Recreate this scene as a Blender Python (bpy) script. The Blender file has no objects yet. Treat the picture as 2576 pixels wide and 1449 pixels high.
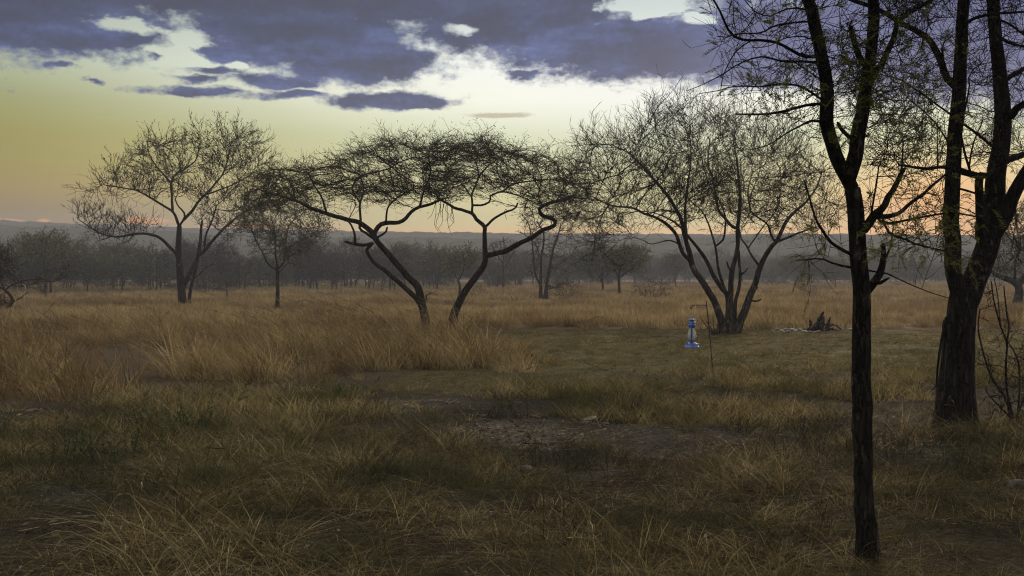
import bpy, math, random
import numpy as np
from mathutils import Vector

S = bpy.context.scene
COL = S.collection
PI = math.pi
random.seed(5)

# ------------------------------------------------------------------ camera
FPX = 2762.0                      # focal length in 2576-wide picture units
EYE = 1.6
HORV = 690.0
cam_d = bpy.data.cameras.new('camera')
cam = bpy.data.objects.new('camera', cam_d)
COL.objects.link(cam)
cam_d.sensor_width = 36.0
cam_d.lens = 36.0 * FPX / 2576.0
cam_d.clip_start = 0.05
cam_d.clip_end = 6000
PITCH = math.atan((724.5 - HORV) / FPX)
cam.location = (0, 0, EYE)
cam.rotation_euler = (PI / 2 - PITCH, 0, 0)
S.camera = cam
S.view_settings.view_transform = 'Standard'
S.view_settings.look = 'None'
S.view_settings.exposure = 0.0
S.view_settings.gamma = 1.0
S.render.engine = 'CYCLES'
cy = S.cycles
cy.max_bounces = 5
cy.diffuse_bounces = 2
cy.glossy_bounces = 2
cy.transmission_bounces = 4
cy.transparent_max_bounces = 8
cy.volume_bounces = 0
cy.use_denoising = True
cy.denoising_prefilter = "FAST"
cy.pixel_filter_type = 'BLACKMAN_HARRIS'
cy.filter_width = 1.15
cy.sample_clamp_indirect = 4.0

CP, SP = math.cos(PITCH), math.sin(PITCH)


def at(u, v, Y):
    """point at depth Y (along +Y) seen at picture place u, v"""
    a = (u - 1288.0) / FPX
    b = (724.5 - v) / FPX
    dy = CP + b * SP
    dz = -SP + b * CP
    t = Y / dy
    return np.array((a * t, Y, EYE + dz * t))


def px(Y):
    return Y / FPX


# ------------------------------------------------------------------ sky
SUN_AZ = math.radians(20.0)       # clockwise from +Y
SUN_EL = math.radians(8.0)


def lin(r, g, b):
    def f(c):
        c /= 255.0
        return c / 12.92 if c <= 0.04045 else ((c + 0.055) / 1.055) ** 2.4
    return (f(r), f(g), f(b), 1.0)


def mul(c, k):
    return (c[0] * k, c[1] * k, c[2] * k, 1.0)


class NT:
    def __init__(s, nt):
        s.nt = nt

    def n(s, t, **kw):
        o = s.nt.nodes.new(t)
        for k, v in kw.items():
            setattr(o, k, v)
        return o

    def set(s, sock, v):
        if isinstance(v, bpy.types.NodeSocket):
            s.nt.links.new(v, sock)
        else:
            sock.default_value = v

    def m(s, op, a, b=None, c=None, clamp=False):
        o = s.n('ShaderNodeMath', operation=op, use_clamp=clamp)
        for i, x in enumerate((a, b, c)):
            if x is not None:
                s.set(o.inputs[i], x)
        return o.outputs[0]

    def v(s, op, a, b=None, out=0):
        o = s.n('ShaderNodeVectorMath', operation=op)
        s.set(o.inputs[0], a)
        if b is not None:
            s.set(o.inputs[1], b)
        return o.outputs[out]

    def ss(s, x, e0, e1):
        o = s.n('ShaderNodeMapRange', interpolation_type='SMOOTHSTEP')
        s.set(o.inputs[0], x)
        o.inputs[1].default_value = e0
        o.inputs[2].default_value = e1
        return o.outputs[0]

    def mix(s, f, a, b, bt='MIX'):
        o = s.n('ShaderNodeMix', data_type='RGBA', blend_type=bt)
        s.set(o.inputs[0], f)
        s.set(o.inputs[6], a)
        s.set(o.inputs[7], b)
        return o.outputs[2]

    def ramp(s, x, stops, interp='LINEAR'):
        o = s.n('ShaderNodeValToRGB')
        s.set(o.inputs[0], x)
        r = o.color_ramp
        r.interpolation = interp
        r.elements[0].position, r.elements[0].color = stops[0]
        r.elements[1].position, r.elements[1].color = stops[-1]
        for p, c in stops[1:-1]:
            e = r.elements.new(p)
            e.color = c
        return o.outputs[0]

    def noise(s, vec, scale, detail=4, rough=0.55, out=0, dist=0.0):
        o = s.n('ShaderNodeTexNoise')
        s.set(o.inputs['Vector'], vec)
        o.inputs['Scale'].default_value = scale
        o.inputs['Detail'].default_value = detail
        o.inputs['Roughness'].default_value = rough
        o.inputs['Distortion'].default_value = dist
        return o.outputs[out]


def azel(u, v):
    p = at(u, v, 1.0) - np.array((0, 0, EYE))
    p /= np.linalg.norm(p)
    return math.degrees(math.atan2(p[0], p[1])), math.degrees(math.asin(p[2]))


SKY_GAIN = 1.0
C4 = lambda k: (k, k * 1.01, k * (.72 + .28 * (k - .66) / .34), 1.0)
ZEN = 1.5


def build_world():
    w = bpy.data.worlds.new('World')
    S.world = w
    w.use_nodes = True
    w.node_tree.nodes.clear()
    g = NT(w.node_tree)
    tc = g.n('ShaderNodeTexCoord')
    d = g.v('NORMALIZE', tc.outputs['Generated'])
    sep = g.n('ShaderNodeSeparateXYZ')
    g.set(sep.inputs[0], d)
    X, Y, Z = sep.outputs
    az = g.m('MULTIPLY', g.m('ARCTAN2', X, Y), 57.29578)
    el = g.m('MULTIPLY', g.m('ARCSINE', Z), 57.29578)
    cmb = g.n('ShaderNodeCombineXYZ')
    g.set(cmb.inputs[0], az)
    g.set(cmb.inputs[1], el)
    P0 = cmb.outputs[0]
    # clear evening sky: two colour ramps over elevation, blended by azimuth
    t = g.m('DIVIDE', g.m('ADD', el, 2.0), 22.0, clamp=True)

    def E(v):
        return (azel(1288, v)[1] + 2.0) / 22.0
    left = g.ramp(t, [(0.0, mul(lin(120, 100, 90), 1.0)), (E(578), mul(lin(148, 118, 86), 1.25)),
                      (E(540), mul(lin(150, 122, 52), 1.2)), (E(490), mul(lin(170, 138, 34), 1.22)),
                      (E(430), mul(lin(166, 149, 34), 1.2)), (E(360), mul(lin(164, 154, 58), 1.18)),
                      (E(280), mul(lin(172, 174, 116), 1.12)), (E(180), mul(lin(190, 200, 180), 1.2)),
                      (E(80), mul(lin(185, 195, 185), 1.1)), (1.0, lin(120, 135, 160))])
    mid = g.ramp(t, [(0.0, mul(lin(230, 165, 105), 1.4)), (E(588), mul(lin(230, 184, 122), 1.45)),
                     (E(562), mul(lin(222, 205, 140), 1.35)), (E(490), mul(lin(218, 211, 148), 1.35)),
                     (E(420), mul(lin(216, 212, 160), 1.3)), (E(340), mul(lin(216, 222, 180), 1.25)),
                     (E(250), mul(lin(232, 232, 214), 1.45)), (E(170), mul(lin(230, 232, 222), 1.4)),
                     (E(60), mul(lin(205, 215, 210), 1.15)), (1.0, lin(130, 145, 170))])
    faz = g.ss(az, azel(-60, 300)[0], azel(1350, 300)[0])
    left = g.mix(1.0, left, g.ramp(g.ss(az, azel(-500, 300)[0], azel(500, 300)[0]), [(0, C4(.66)), (1, C4(.95))]), 'MULTIPLY')
    sky = g.mix(faz, left, mid)
    # orange glow round the hidden sun, bright patch under the cloud deck
    a0, e0 = azel(2360, 520)
    gl = g.v('LENGTH', g.v('MULTIPLY', g.v('SUBTRACT', P0, (a0, e0, 0)), (1 / 5.0, 1 / 2.1, 0)), out=1)
    glow = g.m('EXPONENT', g.m('MULTIPLY', g.m('MULTIPLY', gl, gl), -1.0))
    sky = g.mix(g.m('MULTIPLY', glow, 0.8), sky, mul(lin(228, 150, 66), 1.7))
    a0, e0 = azel(1640, 205)
    gl = g.v('LENGTH', g.v('MULTIPLY', g.v('SUBTRACT', P0, (a0, e0, 0)), (1 / 8.0, 1 / 2.6, 0)), out=1)
    glow = g.m('EXPONENT', g.m('MULTIPLY', g.m('MULTIPLY', gl, gl), -1.0))
    sky = g.mix(g.m('MULTIPLY', glow, 0.7), sky, mul(lin(232, 232, 226), 1.35))
    # away from the sunset the whole sky fades to dusk blue-grey
    back = g.ss(g.m('ABSOLUTE', g.m('SUBTRACT', az, 8.0)), 38.0, 105.0)
    sky = g.mix(back, sky, lin(78, 84, 104))

    # ---- clouds: soft shapes in azimuth / elevation torn by noise
    wv = g.n('ShaderNodeTexNoise')
    g.set(wv.inputs['Vector'], g.v('MULTIPLY', P0, (0.6, 1.5, 0)))
    wv.inputs['Scale'].default_value = 0.55
    wv.inputs['Detail'].default_value = 5
    wv.inputs['Roughness'].default_value = 0.6
    warp = g.v('MULTIPLY', g.v('SUBTRACT', wv.outputs['Color'], (0.5, 0.5, 0.5)), (3.2, 1.3, 0))
    P = g.v('ADD', P0, warp)
    K = 57.29578 / FPX

    def blob(cx, cy_, a, b, src=P, wt=1.0):
        ca, ce = azel(cx, cy_)
        q = g.v('MULTIPLY', g.v('SUBTRACT', src, (ca, ce, 0)), (1 / (a * K), 1 / (b * K), 0))
        return g.m('MULTIPLY', g.m('SUBTRACT', 1.0, g.v('LENGTH', q, out=1)), wt)
    clouds = [(40, 30, 460, 112), (180, 92, 240, 40), (760, 90, 350, 92), (560, 138, 130, 26),
              (900, 160, 235, 60), (700, -20, 1000, 80), (1290, 60, 330, 88), (1600, 120, 430, 88),
              (1960, 110, 460, 112), (2380, 90, 480, 160), (2800, 130, 400, 170), (-500, 20, 500, 150),
              (985, 254, 165, 30), (1020, 252, 130, 22), (750, 238, 115, 15), (500, 231, 150, 14), (480, 222, 90, 8), (520, 176, 135, 13),
              (490, 200, 70, 11), (145, 168, 50, 10), (375, 143, 20, 11), (242, 203, 26, 5), (1310, 192, 70, 15), (700, 200, 140, 20),
              (1000, 275, 110, 8)]
    det = g.noise(g.v('MULTIPLY', P0, (0.5, 1.0, 0)), 1.0, 8, 0.66)
    F = None
    for c in clouds:
        b = blob(*c, wt=min(1.0, .42 + c[3] / 60.0))
        F = b if F is None else g.m('SMOOTH_MAX', F, b, 0.12)
    F = g.m('MAXIMUM', F, -0.6)
    over = g.ss(el, 12.5, 18.0)
    F = g.m('ADD', F, g.m('MULTIPLY', over, 1.4))
    backc = g.ss(g.m('ABSOLUTE', az), 35.0, 80.0)
    F = g.m('ADD', F, g.m('MULTIPLY', backc, g.ss(el, 2.0, 12.0)))
    for c, k in [((300, 62, 120, 26), 1.15), ((450, 150, 90, 36), .8), ((480, 95, 60, 40), .8), ((1165, 66, 62, 26), .95),
                 ((1630, 14, 135, 30), 1.4), ((1760, 46, 60, 18), .9), ((600, 165, 45, 18), .8)]:
        h = g.m('MAXIMUM', g.m('ADD', blob(*c), g.m('MULTIPLY', g.m('SUBTRACT', det, 0.5), 2.6)), 0.0)
        h = g.m('MULTIPLY', h, g.ss(blob(*c), -0.5, 0.2))
        F = g.m('SUBTRACT', F, g.m('MULTIPLY', h, k))
    F = g.m('ADD', F, g.m('MULTIPLY', g.m('SUBTRACT', det, 0.5), 1.1))
    det2 = g.noise(g.v('MULTIPLY', P0, (0.8, 1.0, 0)), 2.6, 7, 0.65)
    F = g.m('ADD', F, g.m('MULTIPLY', g.m('SUBTRACT', det2, 0.5), 0.55))
    mask = g.ss(F, -0.16, 0.34)
    tex = g.noise(g.v('MULTIPLY', P0, (0.24, 0.75, 0)), 0.9, 7, 0.64)
    tex = g.m('ADD', g.m('MULTIPLY', tex, .75), g.m('MULTIPLY', det2, .25))
    thick = g.ss(F, 0.0, 0.65)
    ccol = g.ramp(tex, [(0.34, lin(40, 46, 80)), (0.45, lin(62, 72, 114)), (0.53, lin(88, 102, 152)), (0.64, lin(132, 150, 198))])
    ccol = g.mix(g.m('MULTIPLY', thick, 0.22), mul(ccol, 1.0) if False else ccol, lin(54, 62, 100))
    ccol = g.mix(g.m('MULTIPLY', g.ss(thick, .5, 0.0), .55), ccol, lin(128, 142, 182))
    dark = g.m('MULTIPLY', g.ss(el, 10.5, 14.5), g.ss(az, 6.0, -18.0))
    ccol = g.mix(g.m('MULTIPLY', dark, 0.75), ccol, lin(40, 42, 68))
    top = g.m('MULTIPLY', g.ss(el, 11.8, 14.0), g.ss(az, 16.0, -2.0))
    ccol = g.mix(g.m('MULTIPLY', top, 0.5), ccol, lin(66, 60, 82))
    ccol = g.mix(g.m('MULTIPLY', g.ss(az, 5.0, 18.0), 0.75), ccol, lin(116, 120, 170))
    ccol = g.mix(1.0, ccol, (.42, .49, .70, 1), 'MULTIPLY')
    ccol = g.mix(g.m('MULTIPLY', over, 0.6), ccol, lin(72, 74, 98))
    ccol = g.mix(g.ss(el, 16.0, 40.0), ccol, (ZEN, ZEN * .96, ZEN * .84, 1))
    ccol = g.mix(g.m('MULTIPLY', backc, g.ss(el, 40.0, 15.0)), ccol, lin(84, 88, 106))
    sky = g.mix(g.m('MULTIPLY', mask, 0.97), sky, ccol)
    # thin tan streak and the little lit clouds on the far ridge
    P1 = g.v('ADD', P0, g.v('MULTIPLY', warp, (0.5, 0.35, 0)))
    tan = g.ss(g.m('ADD', blob(1262, 290, 92, 10, P1), g.m('MULTIPLY', g.m('SUBTRACT', det, .5), 0.9)), 0.0, 0.5)
    sky = g.mix(g.m('MULTIPLY', tan, 0.75), sky, mul(lin(176, 162, 132), 1.25))
    for c in [(20, 556, 46, 9), (105, 554, 20, 7), (375, 556, 70, 9), (340, 556, 30, 14), (640, 570, 60, 9)]:
        pk = g.ss(g.m('ADD', blob(*c, P1), g.m('MULTIPLY', g.m('SUBTRACT', det, .5), 0.8)), 0.0, 0.7)
        sky = g.mix(g.m('MULTIPLY', pk, 0.7), sky, mul(lin(232, 150, 92), 1.5))
    # physical twilight on top, very low
    ni = g.n('ShaderNodeTexSky', sky_type='NISHITA')
    ni.sun_disc = False
    ni.sun_elevation = SUN_EL
    ni.sun_rotation = SUN_AZ
    ni.altitude = 1400
    sky = g.mix(1.0, sky, g.v('SCALE', ni.outputs[0], None) if False else g.mix(1.0, ni.outputs[0], (0.006, 0.006, 0.006, 1), 'MULTIPLY'), 'ADD')
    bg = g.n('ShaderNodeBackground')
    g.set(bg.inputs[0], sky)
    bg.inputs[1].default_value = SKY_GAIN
    out = g.n('ShaderNodeOutputWorld')
    w.node_tree.links.new(bg.outputs[0], out.inputs[0])
    w.cycles.sampling_method = 'MANUAL'
    w.cycles.sample_map_resolution = 1024


build_world()

sun_d = bpy.data.lights.new('sun', 'SUN')
sun_d.energy = 2.4
sun_d.angle = math.radians(14)
sun_d.color = (1.0, 0.72, 0.45)
sun = bpy.data.objects.new('sun', sun_d)
COL.objects.link(sun)
sd = Vector((math.sin(SUN_AZ) * math.cos(SUN_EL), math.cos(SUN_AZ) * math.cos(SUN_EL), math.sin(SUN_EL)))
sun.rotation_euler = sd.to_track_quat('Z', 'Y').to_euler()
sun.location = (30, 80, 30)


# ------------------------------------------------------------------ helpers
def link(o, parent=None):
    COL.objects.link(o)
    if parent is not None:
        o.parent = parent
    return o


def mesh_of(name, V, F, mat, smooth=True):
    """V (n,3) floats, F (m,4) ints"""
    me = bpy.data.meshes.new(name)
    V = np.asarray(V, dtype=np.float32)
    F = np.asarray(F, dtype=np.int32)
    k = F.shape[1]
    me.vertices.add(len(V))
    me.vertices.foreach_set('co', V.ravel())
    me.loops.add(F.size)
    me.loops.foreach_set('vertex_index', F.ravel())
    me.polygons.add(len(F))
    me.polygons.foreach_set('loop_start', np.arange(len(F), dtype=np.int32) * k)
    if smooth:
        me.polygons.foreach_set('use_smooth', np.ones(len(F), dtype=bool))
    me.update(calc_edges=True)
    me.validate()
    if mat:
        me.materials.append(mat)
    return me


def mobj(name, V, F, mat, parent=None, org=None, smooth=True):
    V = np.asarray(V, dtype=np.float64)
    if org is not None:
        V = V - np.asarray(org)
    return link(bpy.data.objects.new(name, mesh_of(name, V, F, mat, smooth)), parent)


def empty(name, loc):
    o = bpy.data.objects.new(name, None)
    o.location = tuple(float(c) for c in loc)
    o.empty_display_size = 0.2
    return link(o)


def tag(o, label=None, cat=None, group=None, kind=None):
    if label:
        o['label'] = label
    if cat:
        o['category'] = cat
    if group:
        o['group'] = group
    if kind:
        o['kind'] = kind
    return o


class Acc:
    """collects quads into one mesh"""

    def __init__(s):
        s.V, s.F, s.n = [], [], 0

    def add(s, V, F):
        s.V.append(V)
        s.F.append(F + s.n)
        s.n += len(V)

    def get(s):
        return np.concatenate(s.V), np.concatenate(s.F)

    def obj(s, name, mat, parent=None, org=None, smooth=True):
        V, F = s.get()
        return mobj(name, V, F, mat, parent, org, smooth)


def unit(v):
    return v / np.maximum(np.linalg.norm(v, axis=-1, keepdims=True), 1e-9)


def tubes(acc, P, R, sides):
    """P (N,K,3) N chains of K rings, R (N,K)"""
    N, K, _ = P.shape
    T = unit(np.gradient(P, axis=1))
    m = unit(P[:, -1] - P[:, 0])
    axes = np.eye(3)
    worst = np.stack([np.abs(T @ a).max(axis=1) for a in axes], 1)
    ref = axes[np.argmin(worst, axis=1)][:, None, :]
    B = unit(np.cross(T, ref))
    A = np.cross(B, T)
    ang = np.arange(sides) * 2 * PI / sides
    V = (P[:, :, None, :] + R[:, :, None, None] * (np.cos(ang)[None, None, :, None] * A[:, :, None, :]
                                                   + np.sin(ang)[None, None, :, None] * B[:, :, None, :]))
    idx = np.arange(N * K * sides).reshape(N, K, sides)
    a = idx[:, :-1]
    b = idx[:, 1:]
    F = np.stack([a, np.roll(a, -1, 2), np.roll(b, -1, 2), b], -1).reshape(-1, 4)
    acc.add(V.reshape(-1, 3), F)


def tube(acc, P, R, sides=8):
    P = np.asarray(P, float)
    R = np.asarray(R, float) * np.ones(len(P))
    tubes(acc, P[None], R[None], sides)


def catmull(P, n_per):
    P = np.asarray(P, float)
    if len(P) < 3:
        t = np.linspace(0, 1, n_per + 1)[:, None]
        return P[0] + (P[-1] - P[0]) * t
    Q = np.vstack([2 * P[0] - P[1], P, 2 * P[-1] - P[-2]])
    out = []
    for i in range(len(P) - 1):
        p0, p1, p2, p3 = Q[i:i + 4]
        for t in np.linspace(0, 1, n_per, endpoint=False):
            out.append(.5 * ((2 * p1) + (-p0 + p2) * t + (2 * p0 - 5 * p1 + 4 * p2 - p3) * t * t + (-p0 + 3 * p1 - 3 * p2 + p3) * t ** 3))
    out.append(P[-1])
    return np.array(out)


def resample(P, R, step):
    d = np.r_[0, np.cumsum(np.linalg.norm(np.diff(P, axis=0), axis=1))]
    n = max(2, int(round(d[-1] / step)) + 1)
    s = np.linspace(0, d[-1], n)
    return (np.stack([np.interp(s, d, P[:, k]) for k in range(3)], 1), np.interp(s, d, R))


def in_poly(x, y, poly):
    inside = np.zeros(len(x), bool)
    n = len(poly)
    for i in range(n):
        x0, y0 = poly[i]
        x1, y1 = poly[(i + 1) % n]
        c = ((y0 > y) != (y1 > y)) & (x < (x1 - x0) * (y - y0) / ((y1 - y0) + 1e-12) + x0)
        inside ^= c
    return inside


# value noise on the ground plane
_lat = np.random.default_rng(11).random((256, 256))


def vnoise(x, y, s):
    x = np.asarray(x, float) / s
    y = np.asarray(y, float) / s
    x, y = x * .79 - y * .613 + 5000.0, x * .613 + y * .79 + 5000.0
    xi, yi = np.floor(x).astype(int), np.floor(y).astype(int)
    fx, fy = x - xi, y - yi
    fx, fy = fx * fx * (3 - 2 * fx), fy * fy * (3 - 2 * fy)
    L = lambda a, b: _lat[a % 256, b % 256]
    return ((L(xi, yi) * (1 - fx) + L(xi + 1, yi) * fx) * (1 - fy) + (L(xi, yi + 1) * (1 - fx) + L(xi + 1, yi + 1) * fx) * fy)


def sstep(x, a, b):
    t = np.clip((x - a) / (b - a), 0, 1)
    return t * t * (3 - 2 * t)


def gz(x, y):
    x = np.asarray(x, float)
    y = np.asarray(y, float)
    near = 1 - sstep(y, 60, 140)
    h = (vnoise(x, y, 9) - .5) * .10 * near + (vnoise(x + 31, y + 7, 2.3) - .5) * .07 * near
    h = h + (vnoise(x + 5, y + 77, .55) - .5) * .05 * (1 - sstep(y, 25, 45))
    return h


def guv(x, y):
    y = np.maximum(y, 0.5)
    return 1288 + FPX * x / y, HORV + EYE * FPX / y


# ------------------------------------------------------------------ materials
def material(name, build, disp=False):
    m = bpy.data.materials.new(name)
    m.use_nodes = True
    m.node_tree.nodes.clear()
    g = NT(m.node_tree)
    out = g.n('ShaderNodeOutputMaterial')
    build(g, out)
    return m


def principled(g, out, col, rough=0.9, spec=0.2, bump=None, bstr=0.4, bdist=0.01, **kw):
    b = g.n('ShaderNodeBsdfPrincipled')
    g.set(b.inputs['Base Color'], col)
    g.set(b.inputs['Roughness'], rough)
    b.inputs['Specular IOR Level'].default_value = spec
    for k, v in kw.items():
        g.set(b.inputs[k.replace('_', ' ')], v)
    if bump is not None:
        bn = g.n('ShaderNodeBump')
        bn.inputs['Strength'].default_value = bstr
        bn.inputs['Distance'].default_value = bdist
        g.set(bn.inputs['Height'], bump)
        g.nt.links.new(bn.outputs[0], b.inputs['Normal'])
    g.nt.links.new(b.outputs[0], out.inputs['Surface'])
    return b


def bark_mat(name, c0, c1, c2, scale=6.0, bdist=0.02):
    def bld(g, out):
        geo = g.n('ShaderNodeNewGeometry')
        p = g.v('MULTIPLY', geo.outputs['Position'], (1, 1, 0.22))
        n = g.noise(p, scale, 6, 0.65)
        n2 = g.noise(geo.outputs['Position'], scale * 0.5, 4, 0.6)
        col = g.ramp(n, [(0.3, c0), (0.52, c1), (0.75, c2)])
        col = g.mix(g.ss(n2, 0.56, 0.7), col, mul(c2, 1.7))
        vo = g.n('ShaderNodeTexVoronoi', feature='DISTANCE_TO_EDGE')
        wq = g.v('SUBTRACT', g.noise(p, scale * 1.4, 4, .65, out=1), (.5, .5, .5))
        g.set(vo.inputs['Vector'], g.v('ADD', p, g.v('MULTIPLY', wq, (1.6 / scale, 1.6 / scale, 1.6 / scale))))
        vo.inputs['Scale'].default_value = scale * 1.3
        crack = g.ss(vo.outputs['Distance'], 0.0, 0.16)
        col = g.mix(crack, mul(c0, .8), col)
        ridg = g.m('ADD', g.m('MULTIPLY', g.noise(p, scale * 3.0, 5, 0.7), .6), g.m('MULTIPLY', crack, .6))
        principled(g, out, col, 0.95, 0.1, ridg, 0.9, bdist)
    return material(name, bld)


C = lambda r, g, b: (r, g, b, 1.0)
M_BARK = bark_mat('dark_bark', C(.018, .014, .011), C(.04, .032, .024), C(.075, .062, .048), 7)
M_BARK_NEAR = bark_mat('near_bark', C(.009, .008, .006), C(.025, .021, .016), C(.065, .054, .043), 16, 0.012)
M_BARK_GREY = bark_mat('grey_bark', C(.026, .023, .02), C(.06, .053, .043), C(.12, .108, .09), 9)
M_TWIG = bark_mat('twig_bark', C(.016, .012, .009), C(.035, .027, .019), C(.06, .046, .034), 12, 0.004)
M_BARK_FAR = bark_mat('woodland_bark', C(.022, .019, .018), C(.036, .032, .03), C(.06, .054, .05), 4)
M_CHAR = bark_mat('weathered_wood', C(.012, .012, .012), C(.035, .033, .032), C(.12, .115, .11), 14, 0.01)


def leaf_mat(name, a, b, trans=0.35):
    def bld(g, out):
        geo = g.n('ShaderNodeNewGeometry')
        n = g.noise(geo.outputs['Position'], 2.2, 3, 0.6)
        r = g.m('ADD', g.m('MULTIPLY', geo.outputs['Random Per Island'], 0.7), g.m('MULTIPLY', n, 0.6))
        col = g.mix(g.ss(r, 0.2, 1.1), a, b)
        d = g.n('ShaderNodeBsdfPrincipled')
        g.set(d.inputs['Base Color'], col)
        d.inputs['Roughness'].default_value = 0.8
        d.inputs['Specular IOR Level'].default_value = 0.15
        t = g.n('ShaderNodeBsdfTranslucent')
        g.set(t.inputs[0], col)
        mx = g.n('ShaderNodeMixShader')
        mx.inputs[0].default_value = trans
        g.nt.links.new(d.outputs[0], mx.inputs[1])
        g.nt.links.new(t.outputs[0], mx.inputs[2])
        g.nt.links.new(mx.outputs[0], out.inputs['Surface'])
    return material(name, bld)


M_LEAF = leaf_mat('olive_leaves', C(.045, .05, .022), C(.095, .10, .04))
M_LEAF_NEAR = leaf_mat('green_leaves', C(.08, .10, .025), C(.20, .215, .055), 0.5)
M_LEAF_FAR = leaf_mat('far_leaves', C(.05, .055, .03), C(.10, .11, .055), 0.3)
M_DEADLEAF = leaf_mat('dead_leaves', C(.05, .032, .018), C(.13, .08, .04), 0.3)


def grass_mat(name, stops, patch, trans=0.4, pscale=0.35):
    """per tuft variation and patches over the ground"""
    def bld(g, out):
        geo = g.n('ShaderNodeNewGeometry')
        oi = g.n('ShaderNodeObjectInfo')
        n = g.noise(geo.outputs['Position'], pscale, 4, 0.6)
        r = g.m('ADD', g.m('MULTIPLY', oi.outputs['Random'], 0.5), g.m('MULTIPLY', geo.outputs['Random Per Island'], 0.5))
        r = g.ss(r, .12, .88)
        col = g.ramp(r, stops)
        col = g.mix(g.ss(n, 0.45, 0.62), col, patch)
        n2 = g.noise(geo.outputs['Position'], pscale * 4.5, 3, 0.6)
        col = g.mix(1.0, col, g.ramp(n2, [(.32, C(.45, .45, .42)), (.5, C(.85, .85, .85)), (.68, C(1, 1, 1))]), 'MULTIPLY')
        d = g.n('ShaderNodeBsdfPrincipled')
        g.set(d.inputs['Base Color'], col)
        d.inputs['Roughness'].default_value = 0.75
        d.inputs['Specular IOR Level'].default_value = 0.2
        t = g.n('ShaderNodeBsdfTranslucent')
        g.set(t.inputs[0], col)
        mx = g.n('ShaderNodeMixShader')
        mx.inputs[0].default_value = trans
        g.nt.links.new(d.outputs[0], mx.inputs[1])
        g.nt.links.new(t.outputs[0], mx.inputs[2])
        g.nt.links.new(mx.outputs[0], out.inputs['Surface'])
    return material(name, bld)


M_TAWNY = grass_mat('tawny_grass', [(0.1, C(.14, .08, .028)), (.5, C(.30, .213, .095)), (.95, C(.54, .43, .23))], C(.165, .108, .048), .45, .3)
M_PLAIN = grass_mat('plain_grass', [(0.1, C(.18, .12, .055)), (.5, C(.34, .25, .12)), (.9, C(.5, .4, .21))], C(.19, .125, .06), .4, .12)
M_TURF = grass_mat('turf_grass', [(0.1, C(.05, .048, .013)), (.5, C(.125, .112, .032)), (.9, C(.30, .235, .085))], C(.19, .135, .048), .35, .5)
M_BROWN = grass_mat('brown_grass', [(0.1, C(.05, .037, .012)), (.45, C(.165, .123, .043)), (.9, C(.48, .385, .185))], C(.095, .092, .028), .4, .6)
M_NEARGR = grass_mat('mixed_grass', [(0.08, C(.025, .018, .006)), (.5, C(.108, .078, .025)), (.85, C(.27, .202, .075)), (.985, C(.6, .49, .27))], C(.075, .072, .02), .4, .8)
M_NEARGR2 = grass_mat('dry_litter', [(0.1, C(.06, .045, .025)), (.5, C(.2, .15, .09)), (.9, C(.48, .41, .3))], C(.16, .12, .075), .2, .8)
M_WEED = grass_mat('dark_weeds', [(0.1, C(.014, .012, .009)), (.6, C(.035, .028, .016)), (.95, C(.06, .045, .028))], C(.02, .022, .012), .2, .8)


def stone_mat(name, a, b):
    def bld(g, out):
        geo = g.n('ShaderNodeNewGeometry')
        oi = g.n('ShaderNodeObjectInfo')
        n = g.noise(geo.outputs['Position'], 14, 5, 0.65)
        col = g.mix(g.ss(n, .35, .7), a, b)
        k = g.m('ADD', g.m('MULTIPLY', oi.outputs['Random'], .8), .45)
        col = g.mix(1.0, col, g.ramp(k, [(0, C(.3, .3, .3)), (1, C(1, 1, 1))]), 'MULTIPLY')
        principled(g, out, col, .9, .2, g.noise(geo.outputs['Position'], 40, 4, .7), .5, .006)
    return material(name, bld)


M_STONE = stone_mat('pale_stone', C(.10, .088, .078), C(.28, .25, .225))
M_ASH = stone_mat('ash_stone', C(.15, .14, .13), C(.42, .40, .375))

# ------------------------------------------------------------------ ground zones (fractions 0..1)
BARE = [(1000, 1022, 190, 13), (1300, 1100, 190, 38), (1780, 1114, 340, 46), (2400, 1150, 190, 28), (150, 1245, 150, 24),
        (790, 1375, 90, 22), (640, 1425, 70, 16), (2070, 1205, 80, 20), (430, 1180, 60, 16), (1560, 1088, 150, 24), (1480, 1190, 120, 12)]
GRAVEL = (1290, 1106, 190, 42)


def zone_bare(x, y):
    u, v = guv(x, y)
    n = vnoise(x, y, .5) * .7 + vnoise(x, y, 1.4) * .6
    f = np.zeros_like(u)
    for cu, cv, a, b in BARE:
        d = np.hypot((u - cu) / a, (v - cv) / b)
        f = np.maximum(f, 1 - sstep(d + (n - .65) * .6, .75, 1.15))
    return f * (y > 4)


def zone_gravel(x, y):
    u, v = guv(x, y)
    d = np.hypot((u - GRAVEL[0]) / GRAVEL[2], (v - GRAVEL[1]) / GRAVEL[3])
    return (1 - sstep(d + (vnoise(x, y, .4) - .5) * .5, .6, 1.1)) * (y > 4)


def zone_tall(x, y):
    """tall tawny grass of the middle distance on the left"""
    u, v = guv(x, y)
    n = (vnoise(x, y, 2.2) - .5) * 2
    vb = 1028 - np.clip(u, -400, 1300) / 1280 * 82 + n * 14
    return (1 - sstep(v, vb - 22, vb + 14)) * (1 - sstep(u + n * 170 + (vnoise(x + 3, y + 8, .9) - .5) * 160, 960, 1560)) * sstep(v, 836, 850)


def zone_plain(x, y):
    u, v = guv(x, y)
    n = (vnoise(x, y, 4) - .5) * 2
    edge = 834 + n * 6 - 6 * sstep(u, 1500, 2300)
    return 1 - sstep(v, edge - 4, edge + 5)


def zone_lawn(x, y):
    u, v = guv(x, y)
    n = (vnoise(x, y, 2.5) - .5) * 2
    f = sstep(v, 828, 838) * (1 - sstep(v + n * 14, 925, 950)) * sstep(u + n * 50, 1240, 1330)
    f2 = sstep(u, 930, 1080) * (1 - sstep(u, 1500, 1620)) * sstep(v, 925, 945) * (1 - sstep(v + n * 10, 985, 1010))
    return np.maximum(f, f2 * .8)


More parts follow.
